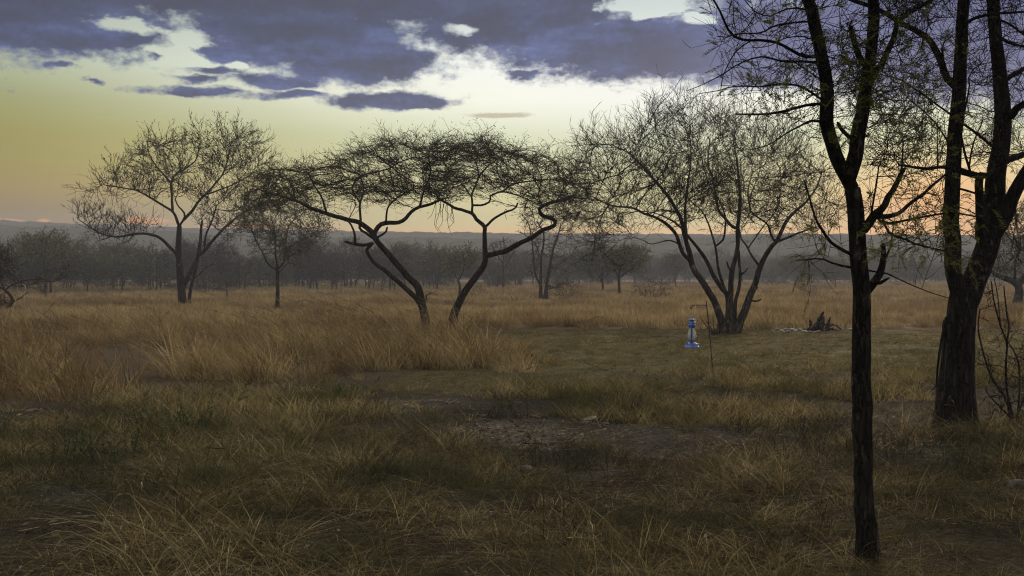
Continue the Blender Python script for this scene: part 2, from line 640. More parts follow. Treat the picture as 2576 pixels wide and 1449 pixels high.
# ------------------------------------------------------------------ ground
def build_ground():
    def axis(segs):
        out = [np.arange(a, b, s) for a, b, s in segs]
        return np.concatenate(out + [np.array([segs[-1][1]])])
    ys = axis([(-40, 4, 4), (4, 15, .09), (15, 34, .2), (34, 80, 1.0), (80, 220, 8), (220, 640, 30)])
    xs0 = axis([(-620, -120, 50), (-120, -40, 5), (-40, -12, 1.0), (-12, 12, .12), (12, 40, 1.0), (40, 120, 5), (120, 620, 50)])
    Xg, Yg = np.meshgrid(xs0, ys)
    x, y = Xg.ravel(), Yg.ravel()
    z = gz(x, y)
    nx, ny = len(xs0), len(ys)
    idx = np.arange(nx * ny).reshape(ny, nx)
    F = np.stack([idx[:-1, :-1], idx[:-1, 1:], idx[1:, 1:], idx[1:, :-1]], -1).reshape(-1, 4)
    o = mobj('ground', np.stack([x, y, z], 1), F, None)
    me = o.data
    for nm, fn in (('bare', zone_bare), ('lawn', zone_lawn), ('gravel', zone_gravel), ('plain', lambda a, b: np.maximum(zone_plain(a, b), zone_tall(a, b) * .3))):
        a = me.attributes.new(nm, 'FLOAT', 'POINT')
        a.data.foreach_set('value', fn(x, y).astype(np.float32))

    def bld(g, out):
        geo = g.n('ShaderNodeNewGeometry')
        p = geo.outputs['Position']
        A = {}
        for nm in ('bare', 'lawn', 'gravel', 'plain'):
            a = g.n('ShaderNodeAttribute', attribute_name=nm)
            A[nm] = a.outputs['Fac']
        n1 = g.noise(p, 3.0, 6, .65)
        n2 = g.noise(p, 18.0, 5, .7)
        n3 = g.noise(p, 70.0, 3, .7)
        litter = g.ramp(n2, [(.34, C(.008, .0065, .005)), (.5, C(.022, .017, .01)), (.62, C(.055, .041, .023)), (.76, C(.17, .13, .08))])
        soil = g.ramp(g.m('ADD', g.m('MULTIPLY', n1, .5), g.m('MULTIPLY', n2, .5)), [(.36, C(.018, .015, .013)), (.5, C(.042, .036, .032)), (.64, C(.085, .074, .064))])
        soil = g.mix(g.ss(n3, .6, .78), soil, C(.17, .15, .135))
        lawn = g.ramp(g.m('ADD', g.m('MULTIPLY', n2, .5), g.m('MULTIPLY', n1, .5)), [(.36, C(.022, .02, .01)), (.5, C(.06, .053, .021)), (.64, C(.14, .105, .045))])
        plain = g.ramp(n2, [(.3, C(.08, .05, .026)), (.7, C(.17, .115, .06))])
        vor = g.n('ShaderNodeTexVoronoi')
        g.set(vor.inputs['Vector'], p)
        vor.inputs['Scale'].default_value = 28
        grav = g.mix(g.ss(vor.outputs['Distance'], .2, .55), C(.24, .21, .19), C(.05, .044, .042))
        col = g.mix(A['plain'], litter, plain)
        col = g.mix(A['lawn'], col, lawn)
        col = g.mix(A['bare'], col, soil)
        col = g.mix(g.m('MULTIPLY', A['gravel'], g.ss(n1, .35, .55)), col, grav)
        h = g.m('ADD', g.m('MULTIPLY', n2, .6), g.m('MULTIPLY', n3, .4))
        principled(g, out, col, .95, .1, h, 1.0, .06)
    me.materials.append(material('savanna_soil', bld))
    tag(o, 'dry savanna ground with bare soil, gravel and short turf', 'ground', kind='structure')


build_ground()


def build_ridge(name, label, Y, prof, depth, seed, bump):
    """a wooded ridge: a long rounded hill whose skyline follows prof [(u, v)]"""
    r = np.random.default_rng(seed)
    us = np.array([p[0] for p in prof], float)
    vs = np.array([p[1] for p in prof], float)
    xs = np.arange(-330, 331, 1.6) * (Y / 420.0)
    u = 1288 + FPX * xs / Y
    top = EYE + (HORV - np.interp(u, us, vs)) / FPX * Y
    t = np.linspace(-1, 1, 61)
    prof_t = np.cos(t * PI / 2) ** 1.3
    V = []
    for i, tt in enumerate(t):
        yy = Y + tt * depth
        z = -1.5 + (top + 1.5) * prof_t[i]
        b = (vnoise(xs + seed, yy * np.ones_like(xs), 5.0) - .5) + .8 * (vnoise(xs + seed * 3, yy * np.ones_like(xs), 2.2) - .5)
        z = z + b * bump
        V.append(np.stack([xs, yy * np.ones_like(xs), z], 1))
    V = np.concatenate(V)
    nx = len(xs)
    idx = np.arange(nx * len(t)).reshape(len(t), nx)
    F = np.stack([idx[:-1, :-1], idx[:-1, 1:], idx[1:, 1:], idx[1:, :-1]], -1).reshape(-1, 4)

    def bld(g, out):
        geo = g.n('ShaderNodeNewGeometry')
        n = g.noise(geo.outputs['Position'], .12, 5, .6)
        col = g.ramp(n, [(.35, C(.03, .034, .022)), (.55, C(.05, .052, .032)), (.75, C(.09, .08, .05))])
        principled(g, out, col, 1.0, 0.0)
    o = mobj(name, V, F, material(name + '_bush', bld))
    tag(o, label, 'hill', kind='structure')


build_ridge('hill', 'nearer wooded ridge fading into grey haze behind the tree line', 415,
            [(-900, 556), (0, 571), (180, 573), (330, 580), (500, 590), (800, 599), (1200, 603), (1500, 606), (1800, 600), (2000, 592), (2300, 596), (3400, 590)], 120, 3, 1.3)
build_ridge('hill', 'far hazy escarpment closing the horizon', 555,
            [(-900, 540), (0, 555), (170, 562), (500, 574), (1000, 584), (1600, 589), (1800, 590), (2000, 588), (2400, 592), (3400, 586)], 55, 8, 0.9)


# ------------------------------------------------------------------ tree generator
class Z:
    """a zoomed view of the picture: x, y there -> u, v"""

    def __init__(s, ou, ov, k):
        s.o, s.k = (ou, ov), k

    def __call__(s, p):
        return s.o[0] + p[0] * s.k, s.o[1] + p[1] * s.k


Z0 = Z(0, 0, 1)
Z1 = Z(0, 276, .37044)
Z2 = Z(766.7, 276, .3968)
Z3 = Z(1418.3, 184, .48677)
Z5 = Z(1993.3, 690, .52398)
Z6 = Z(1648.3, 728.3, .20833)
Z7 = Z(1571.7, 421.7, .23810)
Z8 = Z(1671.3, 736.0, .13752)
ZA = Z(1763.3, 0, .31548)
ZB = Z(1962.7, 337.3, .34928)
ZC = Z(0, 536.7, .20849)
ZD = Z(1035, 536.7, .26786)


class Tree:
    def __init__(s, Y0, step, seed, r0=.006, e=2.4, maxside=9):
        s.Y0, s.step, s.r0, s.e = Y0, step, r0, e
        s.rng = np.random.default_rng(seed)
        s.pos, s.par, s.rad, s.ok = [], [], [], []
        s.strokes = []
        s.base = None
        s.maxside = maxside
        s.uvd = []

    def stroke(s, z, pts, r0, r1, part='limb', dy=None, grow=True, start=None, wob=1.0, growfrom=0.0, rpow=1.0):
        uv = np.array([z(p) for p in pts], float)
        first = len(s.pos) == 0 or start == 'ground'
        if first:
            d0, pi = (0.0 if len(s.pos) == 0 else (dy or 0.0)), -1
        else:
            q = np.array(s.uvd)
            pi = int(np.argmin(np.hypot(q[:, 0] - uv[0, 0], q[:, 1] - uv[0, 1])))
            d0 = s.pos[pi][1] - s.Y0
        L = np.r_[0, np.cumsum(np.hypot(*np.diff(uv, axis=0).T))]
        Lm = L[-1] * px(s.Y0)
        if dy is None or (first and len(s.pos) == 0):
            dy = float(s.rng.uniform(-.45, .45)) * Lm if not first else 0.0
        t = L / L[-1]
        dd = d0 + (dy if not first else 0.0) * t ** .9
        P = np.array([at(u, v, s.Y0 + k) for (u, v), k in zip(uv, dd)])
        if pi >= 0:
            P[0] = s.pos[pi]
        k = z.k * px(s.Y0)
        R = (r0 + (r1 - r0) * t ** rpow) * k
        n = 6
        Pc = catmull(P, n)
        Rc = np.interp(np.linspace(0, 1, len(Pc)), np.linspace(0, 1, len(R)), R)
        Pr, Rr = resample(Pc, Rc, s.step)
        j = s.rng.normal(0, 1, Pr.shape)
        j[1:-1] = (j[:-2] + j[1:-1] * 2 + j[2:]) / 4
        j[0] = 0
        Pr = Pr + j * np.minimum(Rr[:, None] * .3, s.step * .2) * (wob if part == 'limb' else wob * .35)
        if first and len(s.pos) == 0:
            s.base = Pr[0].copy()
        if first:
            dd_ = np.linalg.norm(Pr - Pr[0], axis=1)
            Rr = Rr * (1 + (.45 if Rr[0] < .2 else .12) * np.exp(-dd_ / (1.6 * Rr[0])))
            Pr = np.vstack([Pr[0] + (0, 0, -.25), Pr])
            Rr = np.r_[Rr[0] * 1.25, Rr]
        s.strokes.append((part, Pr, Rr))
        ids = []
        for i in range(len(Pr)):
            if i == 0 and pi >= 0:
                ids.append(pi)
                continue
            s.pos.append(Pr[i])
            s.par.append(ids[-1] if ids else -1)
            s.rad.append(Rr[i])
            s.ok.append(grow and i / len(Pr) >= growfrom)
            p = Pr[i]
            s.uvd.append((1288 + FPX * p[0] / p[1], HORV - FPX * (p[2] - EYE) / p[1]))
            ids.append(len(s.pos) - 1)
        return s

    def attract(s, z, poly, n, depth, dens_top=0.0, dc=0.0, shape=True, drop=0.0):
        P = np.array([z(p) for p in poly])
        if drop:
            hi_, lo_ = P[:, 1].min(), P[:, 1].max()
            P[:, 1] += drop * (lo_ - P[:, 1]) / (lo_ - hi_)
        lo, hi = P.min(0), P.max(0)
        c = P.mean(0)
        hw = (hi - lo) / 2
        out = []
        while sum(len(o) for o in out) < n:
            q = s.rng.uniform(lo, hi, (n * 2, 2))
            ins = in_poly(q[:, 0], q[:, 1], P)
            if dens_top:
                ins &= s.rng.random(len(q)) > dens_top * (q[:, 1] - lo[1]) / (hi[1] - lo[1])
            q = q[ins]
            w = np.sqrt(np.clip(1 - ((q[:, 0] - c[0]) / (hw[0] * 1.1)) ** 2, .08, 1)) if shape else 1
            dep = s.rng.uniform(-1, 1, len(q)) * depth * w + dc
            out.append(np.array([at(u, v, s.Y0 + d) for (u, v), d in zip(q, dep)]))
        s.att = np.concatenate(out)[:n] if not hasattr(s, 'att') else np.concatenate([s.att, np.concatenate(out)[:n]])
        return s

    def attract3(s, c, r, n):
        q = s.rng.normal(0, 1, (n * 3, 3))
        q = unit(q) * s.rng.random((n * 3, 1)) ** (1 / 3) * np.array(r) + np.array(c)
        q = q[q[:, 2] > EYE + .275 * np.maximum(q[:, 1], 0) + .35][:n]
        s.att = np.concatenate([s.att, q])
        return s

    def grow(s, d_inf, d_kill, jit=.2, up=0.0, maxit=120, maxchild=3, inertia=.9, flat=1.0):
        rng = s.rng
        ns = len(s.pos)
        s.ns = ns
        att = s.att
        pos = [np.array(p) for p in s.pos]
        ok = list(s.ok)
        nch = [0] * ns
        okidx = np.array([i for i in range(ns) if ok[i]])
        base = np.array([pos[i] for i in okidx])
        best = np.full(len(att), 1e9)
        bi = np.zeros(len(att), int)
        for c in range(0, len(base), 400):
            d = np.linalg.norm(att[:, None] - base[None, c:c + 400], axis=2)
            k = d.argmin(1)
            m = d[np.arange(len(att)), k]
            w = m < best
            best[w] = m[w]
            bi[w] = okidx[c + k[w]]
        alive = best > d_kill * .5
        for it in range(maxit):
            act = alive & (best < d_inf)
            if not act.any():
                act = alive & (best < best[alive].min() * 1.15) if alive.any() else act
                if not act.any():
                    break
            ids = bi[act]
            dirs = unit(att[act] - np.array([pos[i] for i in ids]))
            uq, inv = np.unique(ids, return_inverse=True)
            sm = np.zeros((len(uq), 3))
            np.add.at(sm, inv, dirs)
            pd = np.array([(pos[i] - pos[s.par[i]]) if (i >= ns and s.par[i] >= 0) else (0, 0, 0) for i in uq], float)
            nrm = np.linalg.norm(pd, axis=1, keepdims=True)
            pd = np.where(nrm > 1e-9, pd / np.maximum(nrm, 1e-9), 0)
            sm = unit(sm)
            sm[:, 2] *= flat
            sm = unit(sm) + pd * inertia + rng.normal(0, jit, sm.shape)
            sm[:, 2] += up
            sm = unit(sm)
            new = []
            for k, i in enumerate(uq):
                if nch[i] >= maxchild:
                    alive &= ~((bi == i) & act)
                    continue
                nch[i] += 1
                p = pos[i] + sm[k] * s.step
                pos.append(p)
                s.pos.append(p)
                s.par.append(int(i))
                s.rad.append(0.0)
                nch.append(0)
                new.append(len(pos) - 1)
            if new:
                B = np.array([pos[i] for i in new])
                ai = np.nonzero(alive)[0]
                d = np.linalg.norm(att[ai][:, None] - B[None], axis=2)
                k = d.argmin(1)
                m = d[np.arange(len(ai)), k]
                w = m < best[ai]
                best[ai[w]] = m[w]
                bi[ai[w]] = np.array(new)[k[w]]
                alive &= best > d_kill
        # take the kinks out of the growth
        n = len(s.pos)
        Q = np.array(s.pos)
        par = np.array(s.par)
        last = np.full(n, -1)
        for i in range(ns, n):
            last[par[i]] = i
        idx = np.array([i for i in range(ns, n) if last[i] >= 0])
        if len(idx):
            for _ in range(3):
                Q[idx] = Q[idx] * .4 + (Q[par[idx]] + Q[last[idx]]) * .3
            for i in idx:
                s.pos[i] = Q[i]
        # radii
        acc = np.zeros(n)
        rad = np.array(s.rad)
        for i in range(n - 1, ns - 1, -1):
            r = s.r0 if acc[i] == 0 else acc[i] ** (1 / s.e)
            rad[i] = r
            acc[s.par[i]] += r ** s.e
        for i in range(ns, n):
            p = s.par[i]
            rad[i] = min(rad[i], rad[p] * (.75 if p < ns else 1.0))
        s.rad = rad
        s.P = np.array(s.pos)
        return s

    def chains(s):
        n = len(s.P)
        ch = [[] for _ in range(n)]
        for i in range(s.ns, n):
            ch[s.par[i]].append(i)
        out = []
        stack = []
        for i in range(s.ns):
            stack += [(i, c) for c in ch[i]]
        while stack:
            p, c = stack.pop()
            chain = [p, c]
            cur = c
            while ch[cur]:
                k = sorted(ch[cur], key=lambda q: -s.rad[q])
                stack += [(cur, q) for q in k[1:]]
                cur = k[0]
                chain.append(cur)
            out.append(chain)
        return out

    def build(s, name, label, cat, bark, twig, group=None, twiglets=1.0, tl=(.1, .3), leaves=None, part_twigs='crown',
              twig_r=None, spread=0.75, hang=0.0, levels=None, flat=1.0, growthin=3.0, lift=.18):
        rng = s.rng
        root = empty(name, s.base)
        tag(root, label, cat, group)
        org = s.base
        for part, P, R in s.strokes:
            a = Acc()
            P2, R2 = P.copy(), R.copy()
            if len(P2) > 4:
                q = rng.normal(0, 1, len(R2) + 6)
                q = np.convolve(q, np.ones(7) / 7, 'valid')
                R2 = R2 * (1 + q * .09)
            P2 = np.vstack([P2, P2[-1] + (P2[-1] - P2[-2]) * .25])
            R2 = np.r_[R2, R2[-1] * .3]
            sides = s.maxside if R.max() > .05 else 6
            tube(a, P2, R2, sides)
            a.obj(part, bark, root, org)
        a = Acc()
        by = {}
        for c in s.chains():
            P = s.P[c]
            R = s.rad[c].copy()
            R[0] = min(R[0], R[1] * 1.15)
            R[-1] *= .6
            by.setdefault(len(c), []).append((P, R))
        for k, lst in by.items():
            P = np.stack([q[0] for q in lst])
            R = np.stack([q[1] for q in lst])
            tubes(a, P, R, 4 if k > 6 else 3)
        # side twigs on the thin growth
        rad = s.rad
        cand = np.array([i for i in range(s.ns, len(s.P)) if rad[i] < s.r0 * growthin])
        tr = twig_r or s.r0 * .8
        tips = []

        def twigs(ids_p, ids_t, nper):
            nonlocal tl, tr
            m = int(len(ids_p) * nper)
            if m < 1:
                return None
            k = rng.integers(0, len(ids_p), m)
            b = ids_p[k]
            t = ids_t[k]
            q = unit(np.cross(t, rng.normal(0, 1, t.shape)))
            dr = t * (1 - spread) + q * spread + np.array((0, 0, lift - hang))
            dr[:, 2] *= flat
            dr = unit(dr)
            L = rng.uniform(tl[0], tl[1], (m, 1))
            mid = b + dr * L * .5 + rng.normal(0, .035, (m, 3)) * L
            dr2 = unit(dr + rng.normal(0, .17, (m, 3)) + np.array((0, 0, -hang)))
            end = mid + dr2 * L * .5
            P = np.stack([b, mid, end], 1)
            R = np.stack([np.full(m, tr), np.full(m, tr * .8), np.full(m, tr * .45)], 1)
            tubes(a, P, R, 3)
            return np.concatenate([mid, end]), np.concatenate([dr, dr2])
        if len(cand) and twiglets:
            par = np.array(s.par)
            tang = unit(s.P[cand] - s.P[par[cand]])
            ids_p, ids_t = s.P[cand], tang
            for nper, l0, l1 in levels or ((twiglets, tl[0], tl[1]), (.6, tl[0] * .5, tl[1] * .55)):
                tl = (l0, l1)
                q = twigs(ids_p, ids_t, nper)
                if not q:
                    break
                tips.append(q)
                ids_p, ids_t = q
                tr *= .85
        if a.n:
            a.obj(part_twigs, twig, root, org)
        if leaves:
            T = np.concatenate([t[0] for t in tips])
            D = np.concatenate([t[1] for t in tips])
            lv = Acc()
            leaves(s, lv, T, D, rng)
            if lv.n:
                lv.obj('foliage', leaves.mat, root, org, smooth=False)
        return root


def rhombs(acc, c, d, L, W, rng):
    """flat leaflets: centre base c, direction d"""
    d = unit(d)
    q = unit(np.cross(d, rng.normal(0, 1, d.shape)))
    L = np.asarray(L).reshape(-1, 1)
    W = np.asarray(W).reshape(-1, 1)
    V = np.stack([c, c + d * L * .45 + q * W * .5, c + d * L, c + d * L * .45 - q * W * .5], 1)
    n = len(c)
    acc.add(V.reshape(-1, 3), np.arange(n * 4).reshape(n, 4))


class Small:
    """scatter of little leaves round the twig ends"""

    def __init__(s, mat, per, L, W, keep=None, spread=.06, hang=0.0):
        s.mat, s.per, s.L, s.W, s.keep, s.spread, s.hang = mat, per, L, W, keep, spread, hang

    def __call__(s, tree, acc, T, D, rng):
        if s.keep is not None:
            u = 1288 + FPX * T[:, 0] / T[:, 1]
            v = HORV - FPX * (T[:, 2] - EYE) / T[:, 1]
            k = rng.random(len(T)) < s.keep(u, v)
            T, D = T[k], D[k]
        m = int(len(T) * s.per)
        if m < 1:
            return
        i = rng.integers(0, len(T), m)
        c = T[i] + rng.normal(0, s.spread, (m, 3))
        d = unit(D[i] + rng.normal(0, .8, (m, 3)) + np.array((0, 0, -s.hang)))
        rhombs(acc, c, d, rng.uniform(*s.L, m), rng.uniform(*s.W, m), rng)


class Combo:
    def __init__(s, *a):
        s.a, s.mat = a, a[0].mat

    def __call__(s, *k):
        for q in s.a:
            q(*k)


OVERHEAD = lambda u, v: 1.0 * (v < -170)  # extra leaves only out of view above, added to shade the near ground


class Pinnate:
    """feathery acacia leaves: a rib with many small leaflets on both sides"""

    def __init__(s, mat, n, L, keep=None, pairs=9, hang=.25, lw=(.016, .005)):
        s.mat, s.n, s.L, s.keep, s.pairs, s.hang, s.lw = mat, n, L, keep, pairs, hang, lw

    def __call__(s, tree, acc, T, D, rng):
        if s.keep is not None:
            u = 1288 + FPX * T[:, 0] / T[:, 1]
            v = HORV - FPX * (T[:, 2] - EYE) / T[:, 1]
            k = rng.random(len(T)) < s.keep(u, v)
            T, D = T[k], D[k]
        if not len(T):
            return
        i = rng.integers(0, len(T), s.n)
        b = T[i]
        d = unit(D[i] + rng.normal(0, .45, (s.n, 3)) + np.array((0, 0, -s.hang)))
        q = unit(np.cross(d, rng.normal(0, .5, d.shape) + np.array((0, 0, 1))))
        L = rng.uniform(*s.L, (s.n, 1))
        tubes(acc, np.stack([b, b + d * L * .5 + np.array((0, 0, -.04)) * L, b + d * L + np.array((0, 0, -.16)) * L], 1),
              np.tile(np.array([[.0014, .0012, .0008]]), (s.n, 1)), 3)
        for t in np.linspace(.15, 1, s.pairs):
            c = b + d * L * t + np.array((0, 0, -.16)) * L * t * t
            for sg in (-1, 1):
                dd = unit(q * sg + d * .55 + rng.normal(0, .12, d.shape))
                rhombs(acc, c, dd, np.full(s.n, s.lw[0]) * rng.uniform(.7, 1.2, s.n), np.full(s.n, s.lw[1]), rng)


# ---- A: open bare double-trunk tree on the left
def tree_A():
    t = Tree(52, .2, 21, r0=.011, e=2.5)
    S_ = t.stroke
    S_(Z1, [(1240, 1345), (1235, 1250), (1222, 1100), (1212, 980), (1213, 860), (1218, 790)], 29, 16, 'trunk', grow=False)
    S_(Z1, [(1245, 1230), (1262, 1165), (1318, 1060), (1345, 990), (1360, 900), (1368, 790), (1372, 760)], 19, 8, 'trunk', dy=.6, growfrom=.6)
    S_(Z1, [(1283, 1335), (1292, 1230), (1322, 1110), (1345, 1020)], 12, 9, 'trunk', grow=False, start='ground', dy=.5)
    S_(Z1, [(1348, 995), (1400, 940), (1470, 860), (1555, 775), (1650, 700), (1720, 655)], 13, 5, dy=1.0, growfrom=.3)
    S_(Z1, [(1385, 955), (1400, 850), (1440, 760), (1470, 650)], 8, 4, dy=-.6)
    S_(Z1, [(1218, 790), (1190, 720), (1170, 690), (1090, 640), (1010, 590), (930, 550), (830, 530), (700, 510)], 10, 3, dy=-1.2, growfrom=.15)
    S_(Z1, [(1175, 700), (1168, 600), (1160, 510), (1190, 440), (1260, 400), (1330, 340), (1350, 250)], 10, 3, dy=.9)
    S_(Z1, [(1160, 510), (1110, 440), (1050, 370), (1010, 290), (1000, 220)], 7, 3, dy=-.8)
    S_(Z1, [(1218, 790), (1250, 735), (1250, 700), (1210, 650), (1190, 610)], 8, 4, dy=-.5)
    S_(Z1, [(1250, 740), (1300, 690), (1360, 610), (1430, 540), (1510, 440), (1545, 340), (1570, 220)], 10, 3, dy=1.2)
    S_(Z1, [(1390, 590), (1490, 545), (1600, 500), (1740, 420)], 6, 3, dy=1.4)
    S_(Z1, [(1203, 990), (1140, 920), (1080, 865), (1000, 845), (920, 845), (830, 860), (760, 860), (680, 840), (600, 790), (540, 750)], 12, 3, dy=-1.5, growfrom=.3)
    S_(Z1, [(920, 848), (870, 890), (800, 915)], 4, 2, dy=.3)
    S_(Z1, [(760, 858), (700, 880), (650, 895)], 4, 2, dy=-.3)
    S_(Z1, [(1262, 1190), (1340, 1130), (1390, 1080), (1450, 1050)], 6, 3, dy=.4)
    up = [(540, 520), (580, 450), (680, 370), (780, 300), (900, 260), (890, 190), (960, 140), (1100, 130), (1250, 100), (1350, 75), (1450, 95), (1550, 85), (1680, 80),
          (1780, 160), (1790, 260), (1820, 330), (1900, 420), (1760, 560), (1640, 680), (1450, 690), (1330, 650), (1200, 600), (1000, 620), (820, 600), (620, 580)]
    t.attract(Z1, up, 900, 3.2, drop=30)
    t.attract(Z1, [(480, 770), (510, 690), (620, 660), (720, 690), (820, 720), (980, 750), (1090, 780), (1130, 830), (1010, 830), (900, 900), (830, 930), (700, 880), (600, 850)], 240, 1.6, dc=-1)
    t.attract(Z1, [(1260, 760), (1450, 640), (1700, 560), (1880, 600), (1800, 760), (1560, 880), (1400, 840)], 240, 1.8, dc=.6)
    t.grow(2.0, .42, jit=.1, up=.12, inertia=1.3)

    def keep(u, v):
        return np.where(v < 430, .3, .1)
    lv = Small(M_TWIG, .45, (.07, .12), (.04, .07), keep, .05)
    t.build('bare_tree', 'tall bare tree with forked trunk and wide open crown, left of the flat-topped thorn trees', 'tree',
            M_BARK, M_TWIG, levels=((1.1, .35, .9), (.8, .25, .6), (.5, .12, .35)), leaves=lv, twig_r=.0115, spread=.44, lift=.22)


def tree_B():
    t = Tree(49.5, .2, 22, r0=.012, e=2.5)
    S_ = t.stroke
    S_(Z1, [(1882, 1355), (1885, 1250), (1885, 1130), (1880, 1060)], 14, 11, 'trunk', grow=False)
    S_(Z1, [(1880, 1080), (1820, 1050), (1780, 970), (1740, 890), (1700, 800)], 6, 3, dy=-.8)
    S_(Z1, [(1880, 1060), (1870, 950), (1870, 840), (1850, 760)], 7, 3, dy=.4)
    S_(Z1, [(1888, 1100), (1930, 1020), (1940, 900), (1960, 800), (2000, 740)], 8, 3, dy=.6)
    S_(Z1, [(1940, 960), (2020, 900), (2130, 850), (2250, 800)], 4, 2, dy=-.5)
    S_(Z1, [(1885, 1130), (1920, 1080), (1960, 1040), (2010, 1060)], 4, 2, dy=-.3)
    t.attract(Z1, [(1600, 820), (1640, 700), (1750, 610), (1900, 570), (2080, 590), (2200, 690), (2310, 800), (2200, 890), (2100, 980), (1960, 1060), (1900, 1000), (1780, 960), (1680, 900)], 560, 2.2)
    t.grow(1.4, .38, jit=.2)
    t.build('thorn_tree', 'small single-trunk thorn tree with thin green crown under the flat-topped trees', 'tree', M_BARK, M_TWIG,
            levels=((1.2, .3, .8), (.8, .2, .5), (.5, .1, .3)), spread=.55, leaves=Small(M_LEAF, 1.0, (.08, .15), (.03, .05), None, .12), twig_r=.010)


def tree_C():
    t = Tree(30.5, .13, 23, r0=.0065, e=2.4, maxside=10)
    S_ = t.stroke
    S_(Z2, [(778, 1410), (762, 1320), (738, 1200), (715, 1120), (650, 1055), (590, 985), (530, 915), (470, 848), (435, 790)], 27, 18, 'trunk', grow=False)
    S_(Z2, [(738, 1260), (708, 1200), (650, 1140), (580, 1080), (510, 1020), (440, 970), (402, 920), (390, 895), (408, 868), (432, 848)], 18, 10, 'trunk', dy=-.35, grow=False)
    S_(Z2, [(432, 850), (370, 858), (310, 852), (258, 835)], 11, 8, dy=-.25, grow=False)
    S_(Z2, [(310, 850), (320, 800), (298, 740), (275, 705)], 9, 5, dy=-.2, growfrom=.8)
    S_(Z2, [(435, 790), (400, 758), (340, 715), (250, 690), (150, 660), (50, 630), (-30, 590), (-100, 560), (-200, 540), (-300, 500)], 18, 4, dy=-1.1, growfrom=.4)
    S_(Z2, [(440, 820), (390, 785), (350, 755), (352, 690), (350, 600), (370, 520), (360, 440)], 11, 5, dy=.8, growfrom=.4)
    S_(Z2, [(440, 775), (470, 735), (520, 718), (600, 710), (640, 690), (670, 650), (720, 620), (800, 600), (880, 560)], 16, 8, dy=.9, growfrom=.6)
    S_(Z2, [(480, 815), (515, 775), (522, 745)], 8, 6, dy=-.2, grow=False)
    S_(Z2, [(500, 722), (520, 660), (540, 600), (620, 540), (700, 500)], 7, 4, dy=-1.0, growfrom=.3)
    S_(Z2, [(352, 600), (300, 500), (360, 420), (450, 395), (540, 370), (600, 330), (700, 300)], 7, 4, dy=.9)
    S_(Z2, [(540, 370), (640, 430), (710, 470)], 5, 3, dy=.8)
    S_(Z2, [(540, 372), (470, 300), (440, 240)], 5, 3, dy=-.8)
    S_(Z2, [(150, 660), (110, 560), (60, 480), (20, 400)], 7, 4, dy=-.6)
    S_(Z2, [(-60, 575), (-80, 480), (-140, 400)], 7, 4, dy=.7)
    S_(Z2, [(720, 620), (760, 500), (800, 400), (780, 300)], 7, 4, dy=-.7)
    top = [(-330, 520), (-260, 380), (-150, 300), (-10, 275), (60, 330), (190, 265), (300, 190), (420, 160), (510, 105), (600, 150), (740, 190), (880, 230), (980, 330), (990, 460), (960, 550),
           (700, 570), (560, 590), (400, 590), (200, 570), (60, 560), (-60, 560), (-180, 590), (-280, 610)]
    t.attract(Z2, top, 1450, 2.7, drop=20)
    t.attract(Z2, [(-420, 560), (-340, 430), (-100, 380), (40, 480), (60, 600), (-100, 640), (-320, 660)], 480, 1.5, dc=-1)
    t.attract(Z2, [(360, 480), (850, 450), (880, 550), (560, 590)], 300, 2.0)
    t.attract(Z2, [(560, 170), (800, 190), (960, 190), (1000, 280), (700, 290)], 260, 1.8)
    t.grow(1.2, .23, jit=.16, flat=.5, inertia=1.0)

    def keep(u, v):
        return .25 + .75 * np.clip(((u - 700) / 90) ** 2 < 1, 0, 1) * (v > 420) + .4 * (v > 450)
    t.build('umbrella_thorn_tree', 'flat-topped thorn tree leaning left on a forked trunk with a crooked second stem', 'tree', M_BARK, M_TWIG,
            levels=((1.35, .22, .5), (.8, .15, .34), (.4, .08, .2)), flat=.5, lift=.2, spread=.43, leaves=Small(M_LEAF, .6, (.05, .09), (.014, .024), keep, .1), twig_r=.0062)


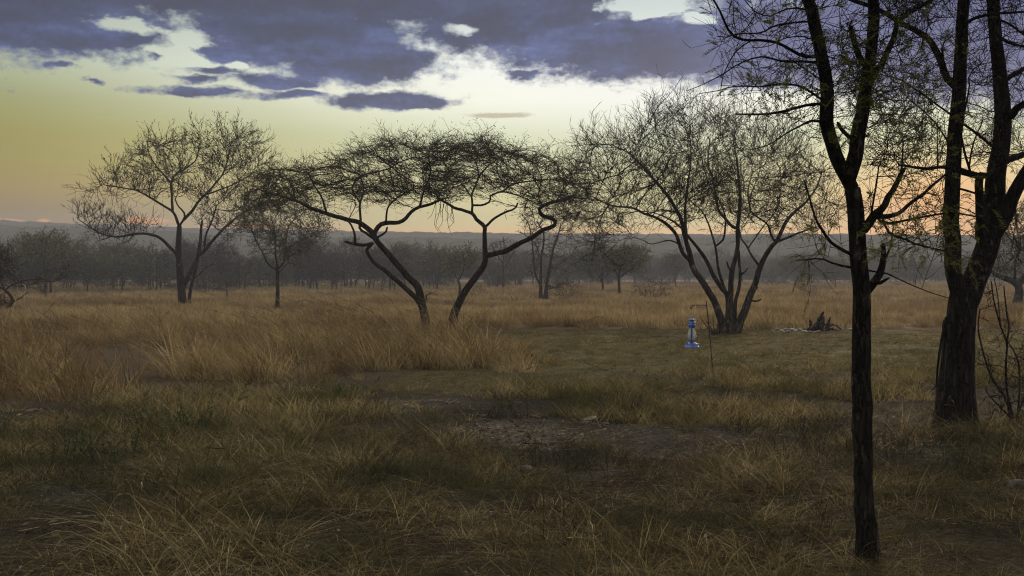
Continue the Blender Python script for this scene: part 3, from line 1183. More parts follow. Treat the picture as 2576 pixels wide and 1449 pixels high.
def tree_D():
    t = Tree(31.5, .13, 24, r0=.0065, e=2.4, maxside=10)
    S_ = t.stroke
    S_(Z2, [(928, 1390), (952, 1285), (1000, 1180), (1060, 1090), (1120, 1010), (1147, 940), (1142, 850), (1140, 790), (1142, 745)], 29, 14, 'trunk', grow=False)
    S_(Z2, [(1150, 928), (1210, 910), (1280, 890), (1330, 860), (1420, 820), (1500, 770), (1570, 738), (1592, 715), (1570, 690), (1510, 670), (1485, 640), (1500, 610), (1560, 590), (1650, 570), (1700, 545)], 18, 9, dy=-1.2, growfrom=.62)
    S_(Z2, [(1142, 745), (1090, 690), (1070, 660), (1010, 640), (950, 620), (900, 590), (840, 560)], 14, 7, dy=.9, growfrom=.6)
    S_(Z2, [(1072, 662), (1065, 600), (1060, 540), (1090, 460), (1100, 400), (1080, 320)], 9, 4, dy=.3)
    S_(Z2, [(1142, 745), (1200, 690), (1270, 650), (1330, 630), (1350, 595)], 9, 6, dy=-.6, grow=False)
    S_(Z2, [(1065, 610), (1130, 605), (1180, 580), (1170, 550), (1250, 520), (1340, 540), (1440, 580)], 8, 4, dy=-.7, growfrom=.3)
    S_(Z2, [(1060, 540), (980, 450), (920, 400), (880, 330)], 6, 3, dy=-.6)
    S_(Z2, [(1250, 520), (1330, 470), (1450, 450), (1580, 440)], 6, 3, dy=.9)
    S_(Z2, [(1100, 420), (1180, 340), (1280, 280)], 6, 3, dy=.7)
    S_(Z2, [(1600, 590), (1660, 480), (1740, 430)], 6, 3, dy=.5)
    S_(Z2, [(1510, 608), (1480, 540), (1500, 430), (1450, 330)], 6, 3, dy=.9)
    top = [(760, 560), (740, 400), (760, 260), (840, 180), (980, 165), (1060, 150), (1115, 95), (1200, 120), (1300, 190), (1420, 215), (1550, 240), (1540, 290), (1640, 290), (1760, 320), (1830, 420), (1820, 560), (1740, 640),
           (1640, 570), (1480, 560), (1380, 560), (1300, 510), (1150, 520), (1000, 530), (900, 580)]
    t.attract(Z2, top, 1450, 2.7, drop=20)
    t.attract(Z2, [(1360, 640), (1500, 540), (1720, 540), (1700, 600), (1500, 660)], 220, .8, dc=-1.2)
    t.attract(Z2, [(900, 230), (1150, 200), (1400, 240), (1300, 340), (950, 340)], 400, 2.0)
    hr = np.random.default_rng(3)
    for i in range(15):
        x = hr.uniform(800, 965) if i < 11 else hr.uniform(1250, 1420)
        L_ = hr.uniform(60, 230) * (1 if i < 11 else .5)
        y = 590
        S_(Z2, [(x, y), (x + hr.uniform(-25, 10), y + L_ * .4), (x + hr.uniform(-25, 5), y + L_ * .75), (x + hr.uniform(-40, 25), y + L_)], 2.2, 1.2, 'hanging_twig', dy=hr.uniform(-.3, .3), grow=False)
    t.attract(Z2, [(1300, 640), (1740, 640), (1720, 720), (1620, 720), (1420, 700)], 70, .8, dc=-.8)
    t.grow(1.2, .23, jit=.16, flat=.5, inertia=1.0)

    def keep(u, v):
        return .3 + .7 * ((v > 480) & (u > 1310)) + .5 * ((u > 1100) & (u < 1300) & (v < 420))
    t.build('umbrella_thorn_tree', 'flat-topped thorn tree leaning right with one long elbowed limb', 'tree', M_BARK, M_TWIG,
            levels=((1.35, .22, .5), (.8, .15, .34), (.4, .08, .2)), flat=.5, lift=.2, spread=.43, leaves=Small(M_LEAF, .6, (.05, .09), (.014, .024), keep, .1), twig_r=.0062)


def tree_E():
    t = Tree(29, .13, 25, r0=.0065, e=2.35, maxside=10)
    S_ = t.stroke
    S_(Z7, [(1060, 1740), (1010, 1600), (950, 1420), (870, 1280), (780, 1150), (710, 1040), (690, 920), (650, 780), (615, 650), (590, 540), (520, 400), (440, 280), (330, 150), (200, 0), (50, -150)], 46, 8, 'stem', growfrom=.45, rpow=.8)
    S_(Z7, [(700, 1020), (630, 930), (580, 800), (540, 700), (450, 610), (330, 530), (200, 480), (60, 420), (-150, 400), (-350, 300)], 22, 6, dy=-1.2, growfrom=.3)
    S_(Z7, [(650, 780), (640, 600), (640, 400), (660, 200), (690, 0), (700, -200), (690, -330)], 18, 5, dy=.9, growfrom=.2)
    S_(Z7, [(580, 800), (520, 780), (440, 770), (280, 810), (200, 770), (100, 740)], 9, 3, dy=-.4, growfrom=.4)
    S_(Z7, [(1085, 1740), (1095, 1500), (1080, 1340), (1030, 1280), (930, 1130), (860, 980), (780, 860), (690, 750), (600, 640), (500, 560), (380, 500)], 34, 7, 'stem', growfrom=.6, start='ground', dy=.15)
    S_(Z7, [(1070, 1300), (1020, 1180), (985, 1050), (965, 870), (920, 700), (870, 560), (800, 440), (700, 360), (560, 200)], 17, 5, 'stem', dy=.7, growfrom=.4)
    S_(Z7, [(965, 850), (1040, 760), (1060, 620), (1060, 500), (1000, 350), (900, 200), (850, 50), (800, -150)], 12, 4, dy=-.6, growfrom=.3)
    S_(Z7, [(1115, 1740), (1110, 1500), (1118, 1330), (1130, 1100), (1170, 950), (1195, 820), (1190, 650), (1210, 480), (1220, 300), (1200, 100), (1180, -100), (1150, -250)], 38, 6, 'stem', start='ground', dy=-.1, growfrom=.5)
    S_(Z7, [(1185, 660), (1130, 620), (1060, 540), (990, 450), (960, 300), (930, 120), (880, -50), (900, -300)], 18, 5, dy=.8, growfrom=.2)
    S_(Z7, [(1150, 1740), (1170, 1420), (1200, 1300), (1220, 1150), (1210, 1000), (1205, 880)], 26, 12, 'stem', grow=False, start='ground', dy=.1)
    S_(Z7, [(1225, 1150), (1270, 1100), (1295, 1070)], 11, 6, dy=-.1, grow=False)
    S_(Z7, [(1175, 1740), (1300, 1420), (1370, 1250), (1410, 1100), (1470, 960), (1560, 820), (1610, 770), (1650, 690), (1700, 580), (1800, 460), (1900, 380), (2020, 220), (2080, 60)], 42, 6, 'stem', start='ground', dy=0.0, growfrom=.6)
    S_(Z7, [(1405, 1060), (1340, 930), (1290, 830), (1225, 740), (1200, 600)], 17, 6, dy=.6, growfrom=.5)
    S_(Z7, [(1590, 780), (1540, 700), (1510, 600), (1400, 520), (1330, 450), (1300, 250), (1350, 50)], 12, 4, dy=-.7)
    S_(Z7, [(1615, 775), (1720, 740), (1830, 690), (1950, 650), (2050, 620)], 14, 5, dy=-.6, growfrom=.3)
    S_(Z7, [(1310, 860), (1350, 780), (1420, 680), (1480, 600), (1600, 450), (1650, 250), (1640, 0)], 9, 4, dy=.9, growfrom=.4)
    S_(Z7, [(1345, 1330), (1385, 1300), (1400, 1275)], 14, 8, dy=-.1, grow=False)
    S_(Z7, [(1340, 1400), (1390, 1410), (1440, 1390)], 13, 7, dy=-.1, grow=False)
    S_(Z7, [(1110, 1090), (1085, 1040), (1080, 1005)], 11, 8, dy=-.1, grow=False)
    S_(Z7, [(1290, 500), (1330, 300), (1420, 50), (1450, -200)], 7, 3, dy=.5)
    env = [(0, 430), (90, 340), (160, 250), (300, 240), (420, 180), (450, 110), (560, 100), (620, 30), (720, 110), (820, 150), (980, 165), (1080, 200), (1160, 270), (1260, 350), (1340, 430), (1400, 560), (1430, 700), (1400, 800),
           (1300, 850), (1150, 830), (1050, 820), (900, 800), (800, 780), (650, 800), (500, 780), (400, 800), (250, 810), (100, 830), (0, 740), (-60, 600)]
    t.attract(Z3, env, 1500, 2.6, drop=48)
    t.attract(Z3, [(60, 830), (300, 790), (420, 860), (250, 950), (150, 970)], 70, 1.0, dc=-.8)
    t.attract(Z3, [(350, 460), (700, 380), (1200, 430), (1250, 640), (900, 700), (450, 620)], 350, 2.2)
    t.grow(1.3, .27, jit=.1, up=.14, inertia=1.3)

    def keep(u, v):
        return np.where(u > 1800, .3, .05)
    t.build('many_stemmed_tree', 'bare many-stemmed tree with a dense rounded twig crown behind the blue lantern', 'tree', M_BARK_GREY, M_TWIG,
            levels=((1.45, .3, .75), (.9, .22, .5), (.5, .1, .28)), leaves=Small(M_DEADLEAF, .12, (.06, .1), (.025, .04), keep, .03, .7), twig_r=.0058, spread=.44, lift=.2)


def tree_F():
    t = Tree(6.05, .055, 26, r0=.0017, e=2.3, maxside=14)
    S_ = t.stroke
    S_(Z5, [(362, 1395), (357, 1250), (345, 1100), (340, 950), (336, 800), (333, 650), (332, 500), (331, 350), (331, 230), (333, 140), (332, 60), (322, -30), (312, -130), (305, -240), (300, -330), (290, -410)],
       50, 38, 'trunk', grow=False)
    S_(ZA, [(1160, 1420), (1120, 1350), (1060, 1220), (1030, 1100), (1000, 950), (1000, 820), (1000, 650), (970, 500), (940, 350), (910, 200), (880, 80), (830, -30), (790, -200), (720, -500), (700, -900)], 58, 40, 'trunk', dy=-.15, growfrom=.25)
    S_(ZA, [(1175, 1430), (1230, 1250), (1250, 1100), (1280, 950), (1300, 800), (1320, 650), (1350, 450), (1370, 250), (1375, 100), (1380, -50), (1385, -300), (1500, -800)], 60, 38, 'trunk', dy=.2, growfrom=.1)
    S_(ZA, [(1340, 640), (1420, 540), (1480, 430), (1540, 300), (1560, 200), (1580, 150), (1680, 90), (1800, 20), (1900, -60), (2100, -300)], 28, 13, dy=.3)
    S_(ZA, [(1320, 560), (1270, 480), (1230, 370), (1210, 280), (1190, 230)], 28, 20, dy=-.15, growfrom=.8)
    S_(ZA, [(1200, 1140), (1140, 1050), (1090, 985)], 18, 12, dy=-.1, growfrom=.6)
    S_(ZA, [(940, 420), (880, 455), (800, 445), (700, 390), (600, 340), (480, 320), (370, 320), (280, 300), (230, 260), (190, 180), (150, 90), (110, 20), (70, -40)], 14, 7, dy=-.35)
    S_(ZA, [(950, 530), (880, 500), (780, 490), (650, 490), (530, 460), (450, 455), (350, 490), (250, 540), (180, 590), (100, 630), (0, 680), (-100, 720)], 11, 3, dy=.3)
    S_(ZA, [(965, 830), (880, 740), (800, 690), (700, 670), (600, 670), (500, 690), (400, 690), (250, 690), (150, 720), (0, 745)], 10, 3, dy=-.3)
    S_(ZA, [(965, 825), (830, 842), (700, 880), (560, 905), (400, 910), (280, 910)], 13, 6, dy=.25, growfrom=.1)
    S_(ZA, [(965, 950), (880, 960), (800, 1000), (700, 1050), (600, 1120), (500, 1170), (400, 1190)], 10, 3, dy=-.3)
    S_(ZA, [(400, 330), (300, 390), (240, 470), (200, 550), (170, 620), (155, 760)], 6, 3, dy=-.15)
    S_(ZA, [(880, 90), (760, 60), (650, 80), (540, 130), (430, 90), (350, 0)], 8, 4, dy=.3)
    S_(ZA, [(890, 200), (760, 180), (600, 200), (480, 260), (300, 270), (180, 300), (140, 290)], 8, 4, dy=-.4)
    S_(ZA, [(945, 310), (800, 290), (650, 310), (540, 370), (420, 380)], 7, 3, dy=.35)
    S_(ZA, [(1000, 640), (900, 600), (780, 520), (700, 480), (560, 600)], 7, 3, dy=.3)
    S_(ZB, [(560, 690), (625, 665), (655, 610), (700, 560), (745, 525), (770, 460), (820, 390), (860, 310), (900, 250)], 40, 14, dy=.2, growfrom=.4)
    S_(ZB, [(690, 585), (780, 595), (860, 560), (950, 490), (1040, 420), (1130, 340), (1250, 250)], 20, 8, dy=.5, growfrom=.2)
    S_(ZB, [(690, 600), (740, 640), (830, 635), (950, 610), (1070, 590), (1170, 575), (1300, 575), (1450, 600), (1700, 610)], 11, 4, dy=-.4, growfrom=.2)
    S_(ZB, [(720, 570), (750, 650), (790, 720), (900, 760), (1000, 800), (1180, 840)], 10, 4, dy=-.35, growfrom=.2)
    S_(ZB, [(655, 610), (660, 530), (690, 380), (710, 240)], 9, 5, dy=-.2)
    S_(ZB, [(860, 310), (880, 180), (885, 50)], 9, 5, dy=.1)
    S_(ZB, [(600, 1150), (660, 1090), (700, 1040), (725, 980), (742, 900), (750, 800)], 40, 17, dy=.1, grow=False)
    S_(ZB, [(745, 930), (790, 830), (810, 680)], 9, 4, dy=.1)
    S_(ZB, [(680, 1100), (735, 1070), (775, 1045)], 18, 9, dy=-.08, grow=False)
    S_(ZB, [(500, 980), (390, 935), (290, 895), (200, 905), (120, 910)], 10, 4, dy=.2, growfrom=.3)
    S_(ZB, [(490, 880), (380, 790), (310, 700), (260, 620), (220, 490), (180, 350)], 13, 5, dy=-.3, growfrom=.1)
    S_(ZB, [(560, 1000), (680, 990), (760, 1000), (850, 1040), (950, 1090), (1080, 1140), (1220, 1185)], 7, 3, dy=.3, growfrom=.3)
    t.attract(ZA, [(100, 260), (350, 0), (700, -120), (1000, -120), (1000, 800), (960, 1100), (600, 1160), (700, 960), (350, 740), (200, 740), (150, 400)], 620, .55)
    t.attract(ZA, [(1050, 100), (1300, -120), (1850, -120), (1880, 500), (1850, 1000), (1750, 1400), (1300, 1400), (1300, 1000), (1060, 700)], 1050, .6)
    t.attract(ZB, [(600, 500), (1150, 200), (1250, 600), (1200, 850), (900, 900), (800, 720)], 420, .45)
    t.attract(ZB, [(180, 340), (330, 600), (460, 800), (330, 1000), (150, 980), (280, 800)], 60, .3)
    # unseen crown above the picture, spread wide to shade the foreground
    t.attract3((1.2, 5.0, 5.6), (4.6, 4.2, 2.0), 850)
    t.grow(.6, .11, jit=.2, inertia=.8)

    def keep(u, v):
        k = .16 + .5 * (v > 560) + .2 * (np.hypot((u - 2150) / 70, (v - 240) / 140) < 1) + .5 * (np.hypot((u - 1880) / 70, (v - 225) / 25) < 1) * 1.0
        return np.clip(k, 0, 1)
    t.build('foreground_thorn_tree', 'nearest tree: slim dark trunk forking above head height, fine green leaves on its low twigs', 'tree',
            M_BARK_NEAR, M_TWIG, levels=((1.1, .1, .28), (.6, .06, .16)), leaves=Combo(Pinnate(M_LEAF_NEAR, 1900, (.06, .11), keep, 9, lw=(.022, .006)), Small(M_LEAF_NEAR, 4.0, (.09, .16), (.03, .05), OVERHEAD, .1)), twig_r=.0019, spread=.5)


def tree_G():
    t = Tree(11.5, .09, 27, r0=.0032, e=2.3, maxside=16)
    S_ = t.stroke
    S_(Z5, [(785, 735), (788, 600), (792, 450), (800, 330), (806, 230), (818, 130), (824, 70)], 80, 66, 'trunk', grow=False)
    S_(ZB, [(1330, 1230), (1285, 1150), (1258, 1040), (1245, 900), (1240, 750), (1232, 600), (1232, 450), (1245, 300), (1255, 150), (1262, 0), (1275, -150), (1290, -300), (1295, -450), (1300, -560), (1305, -700), (1330, -1100)], 62, 38, 'trunk', dy=-.3, growfrom=.3)
    S_(ZB, [(1330, 1230), (1375, 1110), (1425, 1000), (1470, 870), (1510, 750), (1540, 600), (1545, 450), (1555, 300), (1575, 150), (1600, 0), (1605, -150), (1595, -270), (1583, -400), (1570, -550), (1550, -750), (1533, -966), (1515, -1200), (1470, -1600)], 95, 34, 'trunk', dy=.4, growfrom=.35, rpow=.65)
    S_(ZB, [(1500, 800), (1590, 650), (1655, 510), (1710, 390), (1770, 280), (1860, 160), (2000, 0)], 52, 36, 'trunk', dy=-.3, growfrom=.4)
    S_(ZB, [(1478, 850), (1447, 720), (1440, 580), (1440, 420), (1440, 305)], 34, 28, dy=-.25, grow=False)
    S_(ZB, [(1440, 310), (1490, 300), (1545, 250)], 24, 20, dy=.3, grow=False)
    S_(ZB, [(1246, 262), (1330, 272), (1440, 297)], 26, 24, dy=0.0, grow=False)
    S_(ZB, [(1244, 235), (1150, 236), (1040, 250), (940, 235), (860, 225)], 14, 7, dy=-.5)
    S_(ZA, [(2010, 720), (1965, 630), (1930, 520), (1890, 430), (1820, 320), (1720, 250), (1600, 180), (1480, 110), (1350, 50), (1200, 0), (1000, -100)], 32, 14, dy=.9, growfrom=.1)
    S_(ZA, [(1925, 500), (1930, 420), (1925, 345), (2000, 290)], 11, 4, dy=.1)
    S_(ZA, [(2390, 640), (2440, 625), (2500, 580), (2620, 520)], 26, 20, dy=.4)
    S_(ZA, [(2430, 960), (2475, 920), (2520, 860), (2640, 800)], 36, 26, dy=-.3)
    S_(ZA, [(2380, 1330), (2430, 1295), (2500, 1260), (2640, 1200)], 34, 24, dy=.4)
    S_(ZA, [(2060, 200), (2120, 180), (2200, 140), (2350, 110), (2500, 100), (2650, 80)], 15, 8, dy=.5)
    S_(ZA, [(2345, 1200), (2230, 1090), (2080, 980), (1900, 850), (1750, 740), (1600, 640), (1430, 590)], 12, 4, dy=-.7)
    S_(ZA, [(2020, 1200), (1960, 1120), (1850, 960), (1650, 780), (1560, 690)], 9, 3, dy=.6)
    S_(ZA, [(2150, 1330), (2080, 1100), (2100, 900), (2140, 700), (2140, 590), (2230, 510)], 10, 4, dy=-.5)
    S_(ZA, [(2170, 1340), (2170, 1150), (2250, 960)], 8, 4, dy=.4)
    S_(ZA, [(1880, 1350), (1885, 1100), (1890, 900)], 6, 3, dy=.3)
    S_(ZA, [(2350, 300), (2450, 340), (2620, 380)], 14, 8, dy=-.4)
    S_(ZA, [(2340, 160), (2450, 190), (2640, 330)], 12, 7, dy=.5)
    S_(ZB, [(1240, 400), (1320, 400), (1420, 430), (1510, 445)], 8, 8, dy=.3)
    t.attract(ZA, [(1380, 560), (1950, 600), (1960, 1340), (1300, 1340), (1300, 900)], 520, 1.1)
    t.attract(ZA, [(2080, -150), (2650, -150), (2650, 1350), (2080, 1330)], 900, 1.2)
    t.attract(ZA, [(1300, -200), (2000, -200), (1990, 500), (1600, 160)], 320, 1.0)
    t.attract(ZB, [(1560, 820), (1760, 500), (1800, 900), (1650, 980)], 60, .7)
    t.attract3((4.6, 10.6, 8.2), (5.2, 5.0, 2.6), 900)  # unseen upper crown, widened so it shades the near ground
    t.grow(.9, .17, jit=.22, inertia=.8)

    def keep(u, v):
        return np.clip(.10 + .3 * (v > 400), 0, 1)
    r = t.build('large_thorn_tree', 'thick old trunk at right splitting low into three tall stems', 'tree', M_BARK_NEAR, M_TWIG,
                levels=((1.2, .2, .5), (.7, .12, .3)), leaves=Combo(Pinnate(M_LEAF_NEAR, 400, (.06, .11), keep, 7, lw=(.02, .007)), Small(M_LEAF_NEAR, 3.0, (.12, .2), (.04, .07), OVERHEAD, .14)), twig_r=.0028, spread=.55)
    # torn bark hanging off the left of the trunk, and a pale split strip
    for pts, r0, mat in (([(742, 205), (722, 290), (708, 370), (697, 450), (690, 530), (670, 556)], 9, M_BARK_NEAR), ([(748, 230), (735, 330), (722, 420), (712, 470)], 12, M_BARK_NEAR)):
        a = Acc()
        P = catmull([at(*Z5(p), 11.28) for p in pts], 5)
        tube(a, P, np.linspace(r0, 3, len(P)) * Z5.k * px(11.3), 6)
        a.obj('bark_strip', mat, r, t.base)
    a = Acc()
    P = catmull([at(*Z5(p), 11.0) for p in [(742, 330), (734, 450), (729, 560), (724, 740)]], 5)
    tube(a, P, np.linspace(2.0, 1.3, len(P)) * Z5.k * px(11), 5)
    o = a.obj('bark_strip', M_BARK_GREY, r, t.base)
    o['label'] = 'thin pale strip of split bark'
    # knots on the trunk flank
    a = Acc()
    P = catmull([at(*Z5(p), 11.35) for p in [(745, 215), (738, 260), (742, 330)]], 5)
    tube(a, P, np.array([8] + [20] * (len(P) - 2) + [8]) * Z5.k * px(11.3), 8)
    a.obj('burl', M_BARK_NEAR, r, t.base)


def tree_H():
    t = Tree(12.0, .08, 28, r0=.0032, e=2.3)
    S_ = t.stroke
    S_(Z5, [(1050, 700), (1025, 600), (960, 500), (920, 390), (892, 260), (900, 170)], 6, 3, 'stem')
    S_(Z5, [(1060, 690), (1030, 560), (1025, 430), (1030, 330), (1000, 250), (970, 140), (955, 40)], 6, 3, 'stem', start='ground', dy=.2)
    S_(Z5, [(1030, 330), (1040, 240), (1030, 190), (1015, 60)], 5, 3, dy=.1)
    S_(Z5, [(1080, 690), (1090, 560), (1085, 420), (1040, 330)], 5, 3, 'stem', start='ground', dy=-.2)
    S_(Z5, [(1070, 690), (1120, 580), (1170, 450)], 6, 3, 'stem', start='ground', dy=.3)
    S_(Z5, [(1050, 690), (980, 620), (930, 560)], 5, 3, 'stem', start='ground', dy=-.3)
    S_(Z5, [(1000, 250), (985, 100), (965, 0)], 4, 2, dy=.2)
    t.attract(Z5, [(880, 380), (1000, 420), (1150, 300), (1220, 690), (960, 690), (930, 520)], 420, .7)
    t.attract(Z5, [(890, 60), (1060, 60), (1060, 360), (960, 420), (900, 260)], 60, .4)
    t.grow(.6, .11, jit=.35)
    t.build('thorn_scrub', 'dark leafless scrub with long hanging stems right of the thick trunk', 'shrub', M_BARK, M_TWIG, twiglets=1.1, tl=(.08, .22), twig_r=.0026)


def tree_I():
    t = Tree(70, .26, 29, r0=.014, e=2.4)
    S_ = t.stroke
    S_(ZD, [(1215, 800), (1215, 700), (1215, 560), (1220, 400), (1240, 300), (1240, 180), (1180, 80)], 17, 6, 'stem', growfrom=.5)
    S_(ZD, [(1260, 795), (1275, 640), (1300, 500), (1330, 340), (1370, 230), (1400, 120)], 19, 6, 'stem', start='ground', dy=.2, growfrom=.5)
    S_(ZD, [(1205, 690), (1160, 560), (1150, 430), (1130, 260), (1100, 100), (1040, 20)], 11, 4, 'stem', dy=.6, growfrom=.4)
    S_(ZD, [(1220, 400), (1150, 270), (1060, 200)], 7, 3, dy=-.6)
    S_(ZD, [(1300, 500), (1345, 520), (1400, 470)], 6, 3, dy=-.5)
    S_(ZD, [(1265, 730), (1330, 700), (1390, 660)], 6, 3, dy=-.5)
    t.attract(ZD, [(990, 60), (1100, -60), (1300, -100), (1500, -60), (1530, 60), (1500, 180), (1420, 280), (1300, 380), (1180, 320), (1060, 220)], 480, 2.6)
    t.attract(ZD, [(1060, 260), (1500, 260), (1520, 700), (1300, 760), (1100, 650)], 260, 2.2)
    t.grow(2.0, .42, jit=.3, up=.05)
    t.build('bare_tree', 'bare twin-stemmed tree standing in the grass behind the right-leaning flat-topped tree', 'tree', M_BARK, M_TWIG, twiglets=1.1, tl=(.25, .7), twig_r=.012)


def tree_J():
    t = Tree(55, .22, 30, r0=.012, e=2.4)
    S_ = t.stroke
    S_(ZB, [(1700, 1245), (1720, 1160), (1715, 1100), (1680, 1062), (1600, 1030), (1540, 1005), (1480, 960)], 36, 10, 'trunk', growfrom=.7)
    S_(ZB, [(1720, 1100), (1765, 1020), (1850, 900), (1900, 750)], 24, 9, dy=.5)
    S_(ZB, [(1690, 1065), (1690, 950), (1720, 800), (1700, 650)], 10, 4, dy=-.6)
    t.attract(ZB, [(1520, 900), (1570, 700), (1640, 560), (1720, 500), (1980, 480), (2000, 950), (1700, 1000), (1560, 1020)], 700, 2.6)
    t.grow(1.6, .34, jit=.32)
    t.build('thorn_tree', 'crooked leaning tree with a hazy crown at the right edge behind the scrub', 'tree', M_BARK, M_TWIG, twiglets=1.3, tl=(.2, .5),
            leaves=Small(M_LEAF_FAR, 1.2, (.08, .16), (.04, .06), None, .1), twig_r=.01)


def tree_K():
    t = Tree(45, .18, 31, r0=.01, e=2.4)
    S_ = t.stroke
    S_(ZC, [(30, 1215), (150, 1070), (120, 980), (60, 925), (20, 900), (-80, 870)], 24, 12, 'trunk', growfrom=.6)
    S_(ZC, [(60, 1190), (110, 1090), (190, 1050), (260, 1010), (340, 950)], 13, 5, start='ground', dy=-.2)
    S_(ZC, [(60, 920), (130, 870), (220, 880), (320, 885)], 11, 4, dy=-.4)
    S_(ZC, [(50, 915), (10, 800), (60, 720), (100, 700), (180, 660), (330, 585)], 10, 4, dy=.4, growfrom=.3)
    S_(ZC, [(110, 875), (260, 820), (420, 795), (520, 790), (640, 825), (740, 785), (850, 742)], 11, 4, dy=.6)
    S_(ZC, [(10, 800), (0, 650), (40, 520)], 9, 4, dy=-.5)
    t.attract(ZC, [(-250, 420), (-50, 380), (60, 420), (160, 520), (200, 640), (120, 720), (0, 760), (-250, 800)], 700, 1.6)
    t.attract(ZC, [(-100, 960), (60, 1000), (130, 1120), (100, 1210), (-150, 1240)], 200, 1.0)
    t.attract(ZC, [(180, 800), (520, 770), (840, 740), (640, 850), (300, 880)], 140, .6)
    t.grow(1.2, .26, jit=.35)
    t.build('thorn_shrub', 'dark sprawling thorn shrub cut by the left edge of the view', 'shrub', M_BARK, M_TWIG, levels=((1.8, .2, .6), (.8, .15, .35)), twig_r=.011, spread=.5,
            leaves=Small(M_LEAF, .5, (.07, .12), (.03, .05), None, .08))


def small_tree(nm, label, Y, seed, trunk, limbs, env, n, depth, leaf=None, r0=.016, tw=1.2, step=.26, bark=None):
    t = Tree(Y, step, seed, r0=r0, e=2.4)
    t.stroke(ZD, trunk[0], trunk[1], trunk[2], 'trunk', grow=False)
    for l in limbs:
        t.stroke(ZD, l, 7, 3)
    t.attract(ZD, env, n, depth, drop=24)
    t.ok[-1] = True
    t.grow(1.8, .4, jit=.3, up=.04)
    t.build(nm, label, 'tree', bark or M_BARK, M_TWIG, twiglets=tw, tl=(.25, .6), twig_r=.014, leaves=leaf)


tree_A()
tree_B()
tree_C()
tree_D()
tree_E()
tree_F()
tree_G()
tree_H()
tree_I()
tree_J()
tree_K()
small_tree('thorn_tree', 'small dense round-crowned tree out in the grass left of the many-stemmed tree', 82, 41,
           ([(1955, 775), (1950, 680), (1945, 600), (1960, 530), (1990, 460)], 15, 8),
           [[(1950, 610), (2030, 545), (2090, 540), (2130, 560)], [(1948, 600), (1900, 500), (1870, 430)], [(1980, 480), (2040, 380)]],
           [(1830, 460), (1880, 360), (1950, 310), (2020, 230), (2130, 260), (2180, 340), (2200, 440), (2120, 500), (2000, 500), (1900, 500)], 360, 2.4,
           Small(M_LEAF_FAR, 3.0, (.14, .26), (.07, .12), None, .15))
small_tree('thorn_tree', 'small flat-crowned green tree framed between the two leaning trunks', 82, 42,
           ([(450, 775), (455, 690), (440, 630)], 15, 10),
           [[(440, 630), (400, 560), (370, 480)], [(450, 640), (480, 560), (510, 440), (560, 370)], [(500, 480), (430, 400)]],
           [(310, 420), (360, 310), (480, 260), (600, 270), (650, 370), (600, 450), (480, 500), (380, 540), (330, 480)], 330, 2.4,
           Small(M_LEAF_FAR, 2.2, (.14, .24), (.07, .11), None, .15))
small_tree('bare_tree', 'slender bare pole-trunked tree rising just right of the right-leaning trunk', 110, 43,
           ([(862, 722), (865, 600), (862, 470)], 11, 8),
           [[(862, 480), (800, 380), (750, 280)], [(862, 470), (870, 330), (860, 220)], [(864, 520), (940, 400), (990, 260)]],
           [(710, 300), (740, 210), (850, 150), (980, 180), (1030, 280), (960, 360), (880, 430), (800, 390)], 330, 2.6, None, r0=.02, step=.34)
small_tree('thorn_tree', 'tall green-topped tree standing above the left end of the tree line', 78, 44,
           ([(-3440, 800), (-3430, 600), (-3450, 420)], 16, 10),
           [[(-3450, 430), (-3550, 300), (-3600, 180)], [(-3450, 420), (-3420, 250), (-3350, 140)], [(-3440, 500), (-3300, 350), (-3220, 260)]],
           [(-3720, 320), (-3660, 180), (-3520, 130), (-3350, 120), (-3260, 180), (-3180, 300), (-3260, 430), (-3460, 420), (-3600, 450)], 420, 2.8,
           Small(M_LEAF_FAR, 1.6, (.12, .22), (.06, .1), None, .15))


